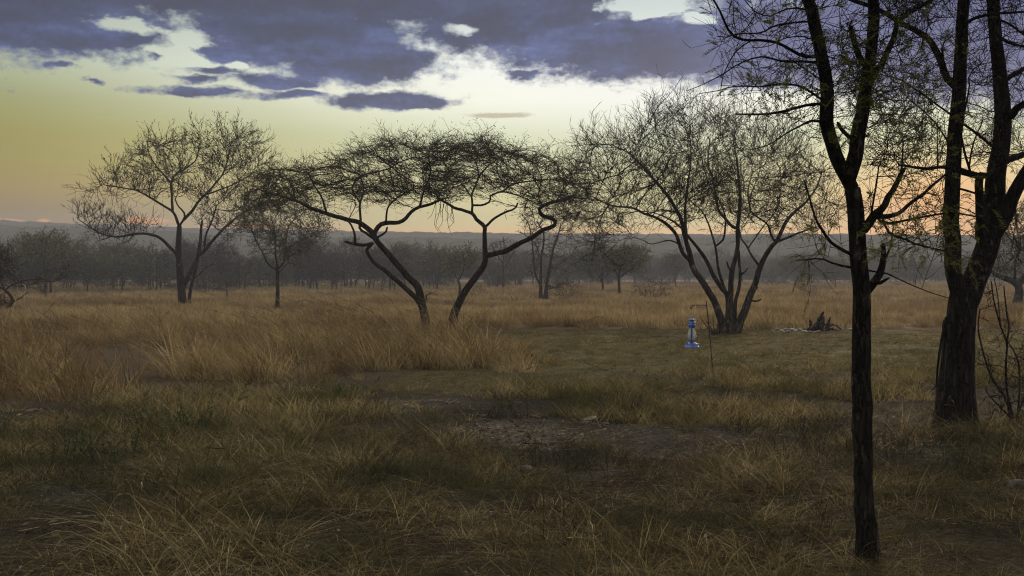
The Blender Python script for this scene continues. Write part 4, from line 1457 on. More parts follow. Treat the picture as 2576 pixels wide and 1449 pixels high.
# ------------------------------------------------------------------ the tree line: a few kinds, copied
def proto(kind, seed):
    """stands at the origin; built through the same generator far from the camera frame"""
    r = np.random.default_rng(seed)
    t = Tree(100.0, .34, seed, r0=.02, e=2.4)
    H = 4.4
    k = 100.0 / FPX
    z = Z(1288, HORV + EYE / k, 1)          # picture place of (0, 100, 0); 1 unit = k metres
    m = lambda x, h: (x / k, -h / k)
    if kind in (0, 1, 2):                      # many-stemmed bare thicket tree, broom shaped
        ns = (5, 4, 6)[kind]
        for i in range(ns):
            x0 = r.uniform(-.45, .45)
            x1 = x0 * 3 + r.uniform(-.6, .6)
            t.stroke(z, [m(x0, 0), m(x0 * 1.2 + r.uniform(-.12, .12), .8), m(x0 + (x1 - x0) * .5, 1.8), m(x1, 3.2)], r.uniform(.035, .065) / k, .025 / k, 'stem',
                     start='ground' if i else None, dy=r.uniform(-.9, .9), growfrom=.2)
        env = [[m(-1.9, 3.0), m(-1.6, 3.9), m(-.6, 4.5), m(.5, 4.4), m(1.6, 3.9), m(2.0, 2.9), m(1.2, 1.2), m(-.1, .8), m(-1.3, 1.2)],
               [m(-2.4, 2.4), m(-2.0, 3.4), m(-1.0, 3.7), m(.3, 4.3), m(1.2, 3.6), m(1.7, 2.2), m(1.4, 1.0), m(0, .9), m(-1.6, 1.3)],
               [m(-1.6, 2.0), m(-1.5, 3.2), m(-.5, 3.9), m(.9, 3.6), m(2.4, 3.3), m(2.6, 2.3), m(1.6, 1.0), m(-.1, .7), m(-1.3, 1.0)]][kind]
        t.attract(z, env, 460, 2.0)
        lf = Small(M_LEAF_FAR, .9, (.1, .18), (.05, .08), None, .15) if kind == 2 else Small(M_TWIG, .6, (.1, .18), (.03, .05), None, .15)
    elif kind in (3, 4):                      # short trunk, spreading green crown
        t.stroke(z, [m(0, 0), m(.12, .6), m(-.05, 1.1)], .1 / k, .085 / k, 'trunk', grow=False)
        for q in range(5):
            x1 = (q - 2) * .75 + r.uniform(-.3, .3)
            t.stroke(z, [m(-.05, 1.05), m(x1 * .5, 1.8), m(x1, 2.9 + r.uniform(-.3, .3))], .06 / k, .025 / k, 'limb', dy=r.uniform(-1.2, 1.2))
        env = [m(-2.5, 2.6), m(-2.1, 3.5), m(-.7, 4.0), m(.8, 4.4), m(1.7, 3.6), m(2.6, 2.6), m(1.8, 1.6), m(0, 1.4), m(-1.9, 1.5)] if kind == 3 else \
              [m(-3.0, 2.6), m(-2.2, 3.3), m(-.5, 3.5), m(.8, 3.7), m(2.6, 3.4), m(3.1, 2.7), m(2.0, 2.1), m(0, 1.7), m(-1.7, 2.0)]
        t.attract(z, env, 500, 2.5)
        lf = Small(M_LEAF_FAR, 1.8, (.12, .24), (.06, .10), None, .18)
    elif kind == 5:                                      # taller, sparser
        t.stroke(z, [m(0, 0), m(-.06, 1.0), m(.1, 2.0)], .09 / k, .07 / k, 'trunk', grow=False)
        for q in range(4):
            x1 = (q - 1.5) * .8
            t.stroke(z, [m(.1, 1.95 - q * .1), m(x1 * .5, 2.9), m(x1, 4.2)], .05 / k, .025 / k, 'limb', dy=r.uniform(-1, 1))
        env = [m(-1.9, 3.4), m(-1.5, 4.8), m(0, 5.5), m(1.4, 5.0), m(1.9, 3.8), m(1.0, 2.6), m(-.6, 2.4)]
        t.attract(z, env, 420, 1.9)
        lf = Small(M_LEAF_FAR, .6, (.12, .2), (.04, .07), None, .15)
    else:                                     # low scrub between the trees
        for i in range(7):
            x1 = (i - 3) * .38
            t.stroke(z, [m(x1 * .3, 0), m(x1 * .8, .7), m(x1 * 1.2, 1.5)], .03 / k, .015 / k, 'stem', start='ground' if i else None, dy=r.uniform(-.6, .6))
        t.attract(z, [m(-1.7, .6), m(-1.3, 1.5), m(-.2, 2.0), m(1.0, 1.7), m(1.7, .8), m(1.2, .2), m(-1.2, .2)], 300, 1.4)
        lf = Small(M_LEAF_FAR, .7, (.1, .18), (.05, .08), None, .15)
    t.grow(2.0, .42, jit=.15, up=.08)
    nm, ct = ('tree_line_tree', 'tree') if kind < 6 else ('tree_line_shrub', 'shrub')
    return t.build(nm, 'x', ct, M_BARK_FAR, M_BARK_FAR, levels=((2.0, .3, .9), (.8, .2, .5)), twig_r=.017, spread=.5, leaves=lf)


def copy_tree(o):
    c = o.copy()
    COL.objects.link(c)
    for ch in o.children:
        d = ch.copy()
        COL.objects.link(d)
        d.parent = c
    return c


def tree_line():
    r = np.random.default_rng(77)
    protos = [proto(k, 100 + k) for k in range(7)]
    used = [False] * 7
    LAB = {0: 'hazy bare thicket tree with broom-like stems in the distant tree line', 1: 'hazy grey bare bushy tree in the distant tree line',
           2: 'hazy dull-olive many-stemmed tree in the distant tree line', 3: 'hazy green round-crowned tree in the distant tree line',
           4: 'hazy spreading green tree with short trunk in the distant tree line', 5: 'taller sparse-crowned tree standing up in the distant tree line', 6: 'low hazy scrub growing between trunks of the distant tree line'}
    # tree-line depth along the picture width
    us = np.array([-500, 0, 500, 900, 1288, 1700, 2100, 2576, 3100])
    Ds = np.array([80, 88, 97, 115, 138, 165, 190, 200, 200.])
    spots = []
    for row, (off, gap) in enumerate([(0, 4.0), (6, 3.4), (13, 3.7), (22, 4.4), (36, 6.5)]):
        u = -220.0
        while u < 2800:
            D = np.interp(u, us, Ds) + off * np.interp(u, us, Ds) / 110 + r.uniform(-5, 5)
            if row == 0 and r.random() < .2:
                u += gap * FPX / D
                continue
            spots.append((u, D, row))
            u += gap * r.uniform(.45, 1.6) * FPX / D
    # a few outliers in front of the line
    for u, D in [(2102, 140), (2034, 135), (1515, 100), (2300, 150), (2440, 120), (1700, 130), (1090, 105), (845, 100), (530, 86), (980, 100), (1950, 150), (1240, 120)]:
        spots.append((u, D, 0))
    for u, D, row in spots:
        left = u < 800
        w = np.array([.27, .22, .18, .08, .05, .05, .15]) if left else np.array([.15, .13, .17, .18, .16, .06, .15])
        k = int(r.choice(7, p=w / w.sum()))
        o = protos[k] if not used[k] else copy_tree(protos[k])
        used[k] = True
        x = (u - 1288) / FPX * D
        o.location = (x, D, float(gz(x, D)) - .03)
        s = r.uniform(.65, 1.08) * (1.0 + .05 * row)
        o.scale = (s * r.uniform(.85, 1.3), s * r.uniform(.85, 1.3), s)
        o.rotation_euler = (0, 0, r.uniform(0, 2 * PI))
        o['label'] = LAB[k]
        o['group'] = 'trees of the distant tree line' if k < 6 else 'scrub of the distant tree line'


tree_line()


# ------------------------------------------------------------------ bushes, saplings, fallen branches
def bush(nm, label, u, D, w, h, seed, leaf=None, stems=6, n=220, r0=.008):
    t = Tree(D, .14 * max(1, D / 60), seed, r0=r0, e=2.3)
    k = px(D)
    v0 = HORV + EYE / k
    r = np.random.default_rng(seed)
    z = Z(u, v0, 1)
    for i in range(stems):
        x1 = (i / (stems - 1) - .5) * w * .8
        t.stroke(z, [(x1 * .15 / k, 0), (x1 * .5 / k, -h * .35 / k), (x1 / k, -h * r.uniform(.6, .9) / k)], .02 / k, .008 / k, 'stem',
                 start='ground' if i else None, dy=r.uniform(-.2, .2))
    t.attract(z, [(-w * .5 / k, -h * .3 / k), (-w * .45 / k, -h * .75 / k), (-w * .1 / k, -h / k), (w * .3 / k, -h * .92 / k), (w * .5 / k, -h * .6 / k), (w * .42 / k, -h * .2 / k), (0, -h * .1 / k)], n, w * .4)
    t.grow(1.0, .17 * max(1, D / 60), jit=.35)
    return t.build(nm, label, 'shrub', M_BARK, M_TWIG, twiglets=1.2, tl=(.1, .35), leaves=leaf, twig_r=r0 * .8)


bush('dry_bush', 'grey twiggy bush in the grass right of the small round-crowned tree', 1640, 66, 2.6, 1.3, 51)
bush('dry_bush', 'low bare grey bush at the foot of a slim tree left of the nearest trunk', 2036, 84, 2.2, 1.7, 52)
bush('dry_bush', 'low dark bush at the foot of the twin-stemmed bare tree', 1420, 66, 2.4, 1.1, 53)
bush('dry_bush', 'small dry bush at the foot of the right-hand flat-topped tree line', 1195, 74, 1.6, .9, 54, n=120)
bush('dry_bush', 'dark brushy regrowth round the base of the many-stemmed tree', 1800, 28.6, .9, .5, 55, n=160, r0=.005)


def sticks(nm, label, cat, Y, strokes, z, mat=M_BARK, tw=.6, sub='twig'):
    t = Tree(Y, .06 * max(1, Y / 25), 60 + len(label), r0=.004)
    for i, (pts, r0, r1) in enumerate(strokes):
        t.stroke(z, pts, r0, r1, 'stem' if i == 0 else 'branch')
    root = empty(nm, t.base)
    tag(root, label, cat)
    for part, P, R in t.strokes:
        a = Acc()
        tube(a, P, R, 6)
        a.obj(part, mat, root, t.base)
    return root


sticks('sapling', 'short dead sapling with a forked top in the far left grass', 'sapling', 68,
       [([(1541, 1300), (1541, 1240), (1538, 1185), (1530, 1160)], 5, 3), ([(1539, 1215), (1555, 1185)], 3, 1.5), ([(1540, 1195), (1545, 1165)], 2.5, 1.5)], Z1)
sticks('dead_stalk', 'thin leafless stalk left of the tall bare tree', 'stalk', 62, [([(1440, 1120), (1440, 1020), (1440, 980), (1490, 935)], 4, 2), ([(1440, 985), (1425, 960)], 2, 1)], ZC)
sticks('dead_stalk', 'bent dry twig standing in grass by the left shrub', 'stalk', 58, [([(880, 1150), (860, 1080), (835, 1040)], 3.5, 2), ([(865, 1090), (885, 1140)], 2, 1)], ZC)
sticks('dead_stalk', 'straight dry twig standing in grass beside the bent one', 'stalk', 58, [([(945, 1140), (935, 1090), (915, 1040)], 3.5, 2), ([(938, 1100), (920, 1090)], 2, 1)], ZC)
sticks('fallen_branch', 'thin arched dead branch in the grass below the left limb', 'branch', 52,
       [([(2010, 1310), (2080, 1290), (2150, 1330), (2230, 1372)], 3, 2), ([(2150, 1330), (2210, 1325)], 2, 1), ([(2170, 1340), (2160, 1380)], 2, 1)], Z1)
sticks('fallen_branch', 'dark dead branch lying in the grass by the left shrub', 'branch', 43.5,
       [([(190, 1225), (260, 1190), (370, 1198), (450, 1185)], 8, 4), ([(260, 1192), (300, 1165)], 4, 2), ([(340, 1197), (260, 1165), (230, 1110)], 4, 2)], ZC)
sticks('fallen_branch', 'tangle of dark fallen branches at the edge of the mown clearing', 'branch', 35,
       [([(1690, 1340), (1780, 1345), (1850, 1320), (1930, 1360)], 5, 3), ([(1800, 1340), (1850, 1312), (1890, 1318), (1930, 1355)], 4, 2), ([(1770, 1345), (1830, 1365), (1900, 1352)], 4, 2),
        ([(1850, 1320), (1870, 1360)], 3, 2), ([(1820, 1350), (1870, 1335), (1900, 1300)], 3, 1.5)], Z2)
sticks('fallen_branch', 'low bent dead branch in the grass between the leaning trunks', 'branch', 55,
       [([(770, 1178), (810, 1162), (840, 1175)], 4, 2), ([(790, 1172), (800, 1150)], 2.5, 1.5)], Z2)


# dead stump in the old fire place
def stump():
    Y = 30.4
    base = at(*Z6((1980, 520)), Y)
    root = empty('dead_stump', (base[0], base[1], base[2] - .03))
    tag(root, 'charred upturned tree stump with jagged spikes among pale stones', 'stump')
    org = np.array(root.location)
    rng = np.random.default_rng(9)
    parts = [('shard', [(1930, 530), (1945, 450), (1975, 380), (2005, 320), (2032, 275)], 42, 6, 0), ('shard', [(2050, 520), (2075, 440), (2095, 390), (2112, 340)], 32, 5, .1),
             ('shard', [(1880, 520), (1880, 440), (1866, 360)], 26, 6, -.05), ('shard', [(2010, 530), (2010, 450), (2030, 370), (2025, 330)], 36, 8, -.1),
             ('root', [(1960, 440), (1880, 470), (1790, 492)], 28, 8, -.2), ('root', [(2040, 400), (2000, 470), (1965, 525)], 18, 10, -.25), ('root', [(1940, 450), (1950, 520)], 30, 16, -.15),
             ('root', [(2070, 470), (2130, 430), (2190, 438), (2240, 482)], 10, 4, .0), ('root', [(2080, 480), (2140, 480), (2230, 500)], 12, 5, -.1), ('trunk', [(1900, 525), (1990, 490), (2100, 520)], 55, 36, .05),
             ('shard', [(2000, 470), (1975, 400), (1985, 350)], 20, 5, .15), ('root', [(1860, 480), (1820, 500), (1760, 525)], 16, 6, .1), ('shard', [(2090, 450), (2098, 400), (2085, 370)], 14, 4, .15)]
    for nm, pts, r0, r1, dy in parts:
        P = catmull([at(*Z6(p), Y + dy) for p in pts], 5)
        R = np.linspace(r0, r1, len(P)) * Z6.k * px(Y) * (1 + rng.normal(0, .12, len(P)))
        a = Acc()
        tube(a, np.vstack([P, P[-1] + (P[-1] - P[-2]) * .3]), np.r_[R, R[-1] * .2], 7)
        V, F = a.get()
        V = V + rng.normal(0, .012, V.shape)
        mobj(nm, V, F, M_CHAR, root, org, smooth=False)


stump()


def rock_mesh(name, seed, mat, flat=.6):
    import bmesh
    bm = bmesh.new()
    bmesh.ops.create_icosphere(bm, subdivisions=2, radius=1.0)
    r = np.random.default_rng(seed)
    ax = [r.normal(0, 1, 3) for _ in range(7)]
    cut = [(a / np.linalg.norm(a), r.uniform(.55, .85)) for a in ax]
    for v in bm.verts:
        p = np.array(v.co)
        for a, c in cut:
            d = p @ a
            if d > c:
                p = p - a * (d - c) * .85
        p *= 1 + r.normal(0, .025)
        v.co = (p[0], p[1], p[2] * flat)
    me = bpy.data.meshes.new(name)
    bm.to_mesh(me)
    bm.free()
    me.materials.append(mat)
    return me


def stones():
    r = np.random.default_rng(14)
    ash = [rock_mesh('fire_stone', 200 + i, M_ASH, .5) for i in range(5)]
    pale = [rock_mesh('stone', 300 + i, M_STONE, .55) for i in range(6)]
    k = 0
    # ring of pale stones by the stump (picture places in the close view)
    fire = [(1425, 500, 26), (1470, 480, 34), (1520, 500, 44), (1580, 490, 50), (1640, 485, 46), (1600, 515, 34), (1690, 500, 40), (1745, 495, 44), (1800, 515, 36), (1860, 525, 34),
            (1920, 528, 30), (1975, 522, 34), (1545, 520, 30), (2215, 480, 30), (2180, 500, 24), (2265, 495, 20), (2345, 485, 34), (2375, 500, 30), (2420, 495, 34), (2120, 525, 20), (2310, 505, 18)]
    for x, y, s in fire:
        u, v = Z6((x, y + 8))
        Y = min(31.5, max(29.2, EYE * FPX / (v - HORV)))
        p = at(u, v, Y)
        o = link(bpy.data.objects.new('fire_stone', ash[k % 5]))
        k += 1
        q = s * Z6.k * px(Y) * .9
        o.location = (p[0], Y, float(gz(p[0], Y)) + q * .25)
        o.scale = (q * r.uniform(1, 1.4), q * r.uniform(.9, 1.2), q * r.uniform(.8, 1.2))
        o.rotation_euler = (r.uniform(-.2, .2), r.uniform(-.2, .2), r.uniform(0, 6.28))
        tag(o, 'pale ashy stone of the old fire place beside the charred stump', 'stone', 'stones of the fire place')
    # stones of the gravel patch
    for i in range(150):
        a = r.uniform(0, 2 * PI)
        q = math.sqrt(r.random())
        u = GRAVEL[0] + q * math.cos(a) * GRAVEL[2] * .98
        v = GRAVEL[1] + q * math.sin(a) * GRAVEL[3] * .95
        Y = EYE * FPX / (v - HORV)
        x = (u - 1288) / FPX * Y
        s = .009 + .024 * r.random() ** 2.5
        o = link(bpy.data.objects.new('stone', pale[i % 6]))
        o.location = (x, Y, float(gz(x, Y)) + s * .2)
        o.scale = (s * r.uniform(1, 1.5), s * r.uniform(.8, 1.2), s * r.uniform(.7, 1.2))
        o.rotation_euler = (r.uniform(-.3, .3), r.uniform(-.3, .3), r.uniform(0, 6.28))
        tag(o, 'small pale stone in the gravel patch of the foreground', 'stone', 'stones of the gravel patch')
    for u, v, s, lab in [(1487, 1060, .075, 'largest pale flat stone at the back right edge of the gravel patch'), (2067, 1212, .05, 'lone pale stone on bare soil left of the nearest trunk'),
                         (1325, 1178, .05, 'pale angular stone just in front of the gravel patch'), (700, 925, .05, 'pale stone half hidden at the foot of the tawny grass'),
                         (2560, 1225, .07, 'whitish stone in the grass at the right edge')]:
        Y = EYE * FPX / (v - HORV)
        x = (u - 1288) / FPX * Y
        o = link(bpy.data.objects.new('stone', rock_mesh('stone', int(u), M_STONE, .6)))
        o.location = (x, Y, float(gz(x, Y)) + s * .25)
        o.scale = (s * 1.3, s, s)
        tag(o, lab, 'stone')


stones()


# ------------------------------------------------------------------ lantern on its crook
def metal(name, col, rough, spec=.5, metallic=0.0):
    def bld(g, out):
        geo = g.n('ShaderNodeNewGeometry')
        n = g.noise(geo.outputs['Position'], 60, 4, .6)
        n5 = g.noise(geo.outputs['Position'], 14, 5, .7)
        c = g.mix(g.ss(n, .55, .8), col, mul(col, .7))
        c = g.mix(g.m('MULTIPLY', g.ss(n5, .42, .7), .45), c, C(.12, .11, .10))
        principled(g, out, c, g.m('ADD', g.m('MULTIPLY', n, .2), rough), spec, Metallic=metallic)
    return material(name, bld)


M_BLUE = metal('blue_enamel', C(.06, .14, .50), .18, .6)
M_STEEL = metal('dull_steel', C(.30, .29, .27), .35, .5, .9)
M_RUST = metal('rusty_iron', C(.022, .016, .012), .6, .3, .3)


def glass_b(g, out):
    b = principled(g, out, C(.97, .98, .98), .03, .5)
    b.inputs['Transmission Weight'].default_value = 1.0
    b.inputs['IOR'].default_value = 1.45
    d = g.n('ShaderNodeBsdfTranslucent')
    d.inputs[0].default_value = (.72, .74, .72, 1)
    mx = g.n('ShaderNodeMixShader')
    mx.inputs[0].default_value = .3
    g.nt.links.new(b.outputs[0], mx.inputs[1])
    g.nt.links.new(d.outputs[0], mx.inputs[2])
    g.nt.links.new(mx.outputs[0], out.inputs['Surface'])


M_GLASS = material('lamp_glass', glass_b)


def lathe(prof, n=28):
    prof = np.array(prof, float)
    ang = np.arange(n) * 2 * PI / n
    V = np.stack([prof[:, 0][:, None] * np.cos(ang), prof[:, 0][:, None] * np.sin(ang), np.repeat(prof[:, 1][:, None], n, 1)], -1)
    K = len(prof)
    idx = np.arange(K * n).reshape(K, n)
    a, b = idx[:-1], idx[1:]
    F = np.stack([a, np.roll(a, -1, 1), np.roll(b, -1, 1), b], -1).reshape(-1, 4)
    return V.reshape(-1, 3), F


def lantern():
    Y = 17.0
    k = Z8.k * px(Y)
    bot = at(*Z8((502, 1006)), Y)
    root = empty('lantern', bot)
    tag(root, 'blue storm lantern with clear glass globe hanging from the thin iron crook', 'lantern')
    h = lambda y: (1006 - y) * k
    R = lambda r: r * k

    def lp(name, prof, mat, parent=root):
        V, F = lathe([(R(r), h(y)) for r, y in prof])
        return mobj(name, V, F, mat, parent)
    tank = lp('fuel_tank', [(2, 1000), (130, 1000), (140, 1004), (141, 998), (126, 978), (117, 965), (116, 940), (114, 934), (84, 930), (78, 915), (56, 906), (2, 904)], M_BLUE)
    # filler cap on the tank
    V, F = lathe([(R(2), R(16)), (R(14), R(16)), (R(15), R(12)), (R(15), R(0))], 12)
    V = V + np.array((-R(88), -R(30), h(932)))
    mobj('filler_cap', V, F, M_RUST, tank)
    lp('burner', [(38, 905), (40, 880), (52, 876), (52, 866), (34, 860), (20, 846), (2, 842)], M_STEEL)
    lp('globe', [(46, 872), (60, 862), (78, 838), (86, 812), (84, 786), (76, 752), (66, 705), (58, 668), (55, 645), (53, 645), (56, 668), (64, 705), (74, 752), (82, 786), (84, 812), (76, 838), (58, 862), (45, 871)], M_GLASS)
    hood = lp('hood', [(50, 648), (56, 640), (54, 612), (76, 602), (80, 596), (76, 590), (66, 584), (67, 560), (64, 540), (56, 526), (40, 522), (38, 508), (52, 503)], M_BLUE)
    lp('chimney_cap', [(40, 506), (66, 500), (71, 494), (70, 490), (50, 485), (28, 482), (26, 476), (2, 474)], M_BLUE)
    # side air tubes, the frame of the lamp turned half away
    ang = math.radians(255)
    for s in (1, -1):
        d = np.array((math.cos(ang), math.sin(ang), 0)) * s
        P = catmull([d * R(62) + (0, 0, h(560)), d * R(84) + (0, 0, h(548)), d * R(98) + (0, 0, h(580)), d * R(100) + (0, 0, h(700)), d * R(100) + (0, 0, h(840)), d * R(92) + (0, 0, h(912)), d * R(60) + (0, 0, h(930))], 6)
        a = Acc()
        tube(a, P, np.full(len(P), R(15)), 12)
        a.obj('air_tube', M_BLUE, root)
    # wire guard rings round the globe
    a = Acc()
    for sgn in (1, -1):
        P = [np.array((math.cos(ang + q * sgn) * R(92), math.sin(ang + q * sgn) * R(92), h(820) + math.sin(q * 2) * R(26))) for q in np.linspace(0, PI, 14)]
        tube(a, P, np.full(14, R(2.6)), 5)
    a.obj('globe_guard', M_STEEL, root)
    # bail handle up to the crook
    hk = at(*Z8((488, 300)), Y) - bot
    a = Acc()
    for s in (1, -1):
        d = np.array((math.cos(ang), math.sin(ang), 0)) * s
        P = catmull([d * R(76) + (0, 0, h(570)), d * R(90) + (0, 0, h(490)), d * R(60) + hk * .4 + np.array((0, 0, h(490) * .6)), hk], 6)
        tube(a, P, np.full(len(P), R(3.2)), 6)
    a.obj('bail_handle', M_STEEL, root)
    # crook
    gp = at(*Z8((905, 1500)), Y)
    pole = empty('lantern_crook', (gp[0], Y, float(gz(gp[0], Y))))
    tag(pole, 'thin leaning iron rod with a bent arm holding the lantern', 'pole')
    org = np.array(pole.location)
    base = at(*Z8((918, 1590)), Y)
    a = Acc()
    P = catmull([base + (0.0, 0, -.15), base] + [at(*Z8(p), Y) for p in [(880, 1350), (842, 900), (815, 620), (795, 440), (778, 280), (765, 145)]], 5)
    tube(a, P, np.full(len(P), 8.5 * k), 8)
    a.obj('rod', M_RUST, pole, org)
    a = Acc()
    P = catmull([at(*Z8(p), Y) for p in [(783, 300), (768, 250), (745, 232), (640, 230), (530, 231), (516, 245), (508, 278), (488, 299), (473, 284), (468, 248)]], 5)
    tube(a, P, np.full(len(P), 7.0 * k), 8)
    a.obj('arm', M_RUST, pole, org)
    a = Acc()
    P = catmull([at(*Z8(p), Y) for p in [(800, 450), (788, 380), (782, 320), (776, 262)]], 4)
    tube(a, P, np.full(len(P), 10 * k), 8)
    a.obj('clamp', M_RUST, pole, org)


lantern()


# ------------------------------------------------------------------ grass
GRASS_N = [0]


def tuft(n, h, spread, width, lean, bend, seed, segs=4, wobble=.25, fan=.35):
    r = np.random.default_rng(seed)
    a = r.uniform(0, 2 * PI, n)
    q = np.sqrt(r.random(n)) * spread
    b = np.stack([np.cos(a) * q, np.sin(a) * q, np.full(n, -.02)], 1)
    H = r.uniform(h[0], h[1], n) * (1 - .35 * (q / spread))
    out = np.stack([np.cos(a), np.sin(a), np.zeros(n)], 1) * (q / spread)[:, None] * fan
    rd = r.normal(0, wobble, (n, 3))
    rd[:, 2] = 0
    tilt = out + rd * .6 + np.array(lean)
    curl = rd * 1.0 + np.array(lean) * bend + out * .6
    w = width * r.uniform(.4, 1.5, n)
    fa = r.uniform(0, PI, n)
    side = np.stack([np.cos(fa), np.sin(fa), np.zeros(n)], 1)
    t = np.linspace(0, 1, segs + 1)
    V = np.zeros((n, segs + 1, 2, 3))
    for i, tt in enumerate(t):
        z = tt - .25 * np.linalg.norm(curl, axis=1) * tt * tt
        p = b + H[:, None] * (tilt * tt + curl * tt * tt * .8)
        p[:, 2] += H * np.maximum(z, tt * .25)
        ww = w * (1 - tt ** 1.6 * .9)
        V[:, i, 0] = p - side * ww[:, None] * .5
        V[:, i, 1] = p + side * ww[:, None] * .5
    idx = np.arange(n * (segs + 1) * 2).reshape(n, segs + 1, 2)
    F = np.stack([idx[:, :-1, 0], idx[:, :-1, 1], idx[:, 1:, 1], idx[:, 1:, 0]], -1).reshape(-1, 4)
    return V.reshape(-1, 3), F


def stalks(n, h, spread, seed, lean=(-.15, 0, 0), width=.004, head=True):
    """a few long flowering stems with drooping seed heads"""
    r = np.random.default_rng(seed)
    a = Acc()
    for i in range(n):
        b = np.array((r.uniform(-spread, spread), r.uniform(-spread, spread), -.02))
        H = r.uniform(*h)
        d = np.array(lean) + r.normal(0, .2, 3) * (1, 1, 0)
        droop = r.uniform(0, .5) ** 1.5
        t = np.linspace(0, 1, 8)[:, None]
        P = b + H * (t * np.array((0, 0, 1)) + t * t * d + t ** 4 * np.array((d[0] * 1.4, d[1] * 1.4, -droop)))
        tube(a, P, np.linspace(width, width * .35, 8) * .5, 3)
        if head:
            m = 14
            q = r.uniform(.78, 1.0, m)
            c = np.stack([np.interp(q, t[:, 0], P[:, j]) for j in range(3)], 1)
            dd = unit(P[-1] - P[-3])[None] + r.normal(0, .25, (m, 3))
            rhombs(a, c, dd, np.full(m, .035), np.full(m, .006), r)
    return a.get()


def scatter(name, label, cat, protos, mat, pts, scl, idx=None, seed=0):
    """one object: points carrying tuft instances"""
    GRASS_N[0] += len(pts)
    r = np.random.default_rng(seed)
    coll = bpy.data.collections.new(name + '_tufts')
    for i, (V, F) in enumerate(protos):
        me = mesh_of('tuft', V, F, mat, smooth=False)
        coll.objects.link(bpy.data.objects.new('%s_tuft_%02d' % (name, i), me))
    me = bpy.data.meshes.new(name)
    me.vertices.add(len(pts))
    me.vertices.foreach_set('co', np.asarray(pts, np.float32).ravel())
    A = me.attributes.new('scl', 'FLOAT', 'POINT')
    A.data.foreach_set('value', np.asarray(scl, np.float32))
    A = me.attributes.new('rot', 'FLOAT', 'POINT')
    A.data.foreach_set('value', r.uniform(-.5, .5, len(pts)).astype(np.float32))
    A = me.attributes.new('pick', 'INT', 'POINT')
    A.data.foreach_set('value', (r.integers(0, len(protos), len(pts)) if idx is None else idx).astype(np.int32))
    me.materials.append(mat)
    o = link(bpy.data.objects.new(name, me))
    ng = bpy.data.node_groups.new(name + '_nodes', 'GeometryNodeTree')
    ng.interface.new_socket('Geometry', in_out='INPUT', socket_type='NodeSocketGeometry')
    ng.interface.new_socket('Geometry', in_out='OUTPUT', socket_type='NodeSocketGeometry')
    N = ng.nodes.new
    gi, go = N('NodeGroupInput'), N('NodeGroupOutput')
    iop = N('GeometryNodeInstanceOnPoints')
    ci = N('GeometryNodeCollectionInfo')
    ci.inputs['Collection'].default_value = coll
    ci.inputs['Separate Children'].default_value = True
    ci.inputs['Reset Children'].default_value = True

    def attr(nm, ty):
        a = N('GeometryNodeInputNamedAttribute')
        a.data_type = ty
        a.inputs['Name'].default_value = nm
        return a.outputs['Attribute']
    L = ng.links.new
    L(gi.outputs[0], iop.inputs['Points'])
    L(ci.outputs[0], iop.inputs['Instance'])
    iop.inputs['Pick Instance'].default_value = True
    L(attr('pick', 'INT'), iop.inputs['Instance Index'])
    cx = N('ShaderNodeCombineXYZ')
    L(attr('rot', 'FLOAT'), cx.inputs[2])
    L(cx.outputs[0], iop.inputs['Rotation'])
    L(attr('scl', 'FLOAT'), iop.inputs['Scale'])
    L(iop.outputs[0], go.inputs[0])
    md = o.modifiers.new('tufts', 'NODES')
    md.node_group = ng
    tag(o, label, cat, kind='stuff')
    return o


def field(rng, y0, y1, dens, margin=1.12):
    """random points over the visible wedge between depths y0 and y1, dens per square metre"""
    hw = lambda y: 1288 / FPX * y * margin + 3.2
    area = (hw(y0) + hw(y1)) * (y1 - y0)
    n = int(area * dens)
    y = y0 + (y1 - y0) * rng.random(n)
    x = rng.uniform(-1, 1, n) * hw(y1)
    k = np.abs(x) < hw(y)
    x, y = x[k], y[k]
    more = int(area * dens) - len(x)
    return x, y


TRUNKS = [((1075, 838), 30.5), ((1135, 832), 31.5), ((1830, 842), 29.0), ((463, 776), 52.0), ((697, 778), 49.5), ((2062, 838), 30.4), ((1364, 752), 70.0)]


def near_trunk(x, y):
    f = np.zeros(len(x))
    for (u, v), Y in TRUNKS:
        bx = (u - 1288) / FPX * Y
        k = Y / 30.0
        f = np.maximum(f, (1 - sstep(np.abs(x - bx), .3 * k, .8 * k)) * sstep(y, Y - 3.4 * k, Y - 2.2 * k) * (1 - sstep(y, Y + .1, Y + .6)))
    return f


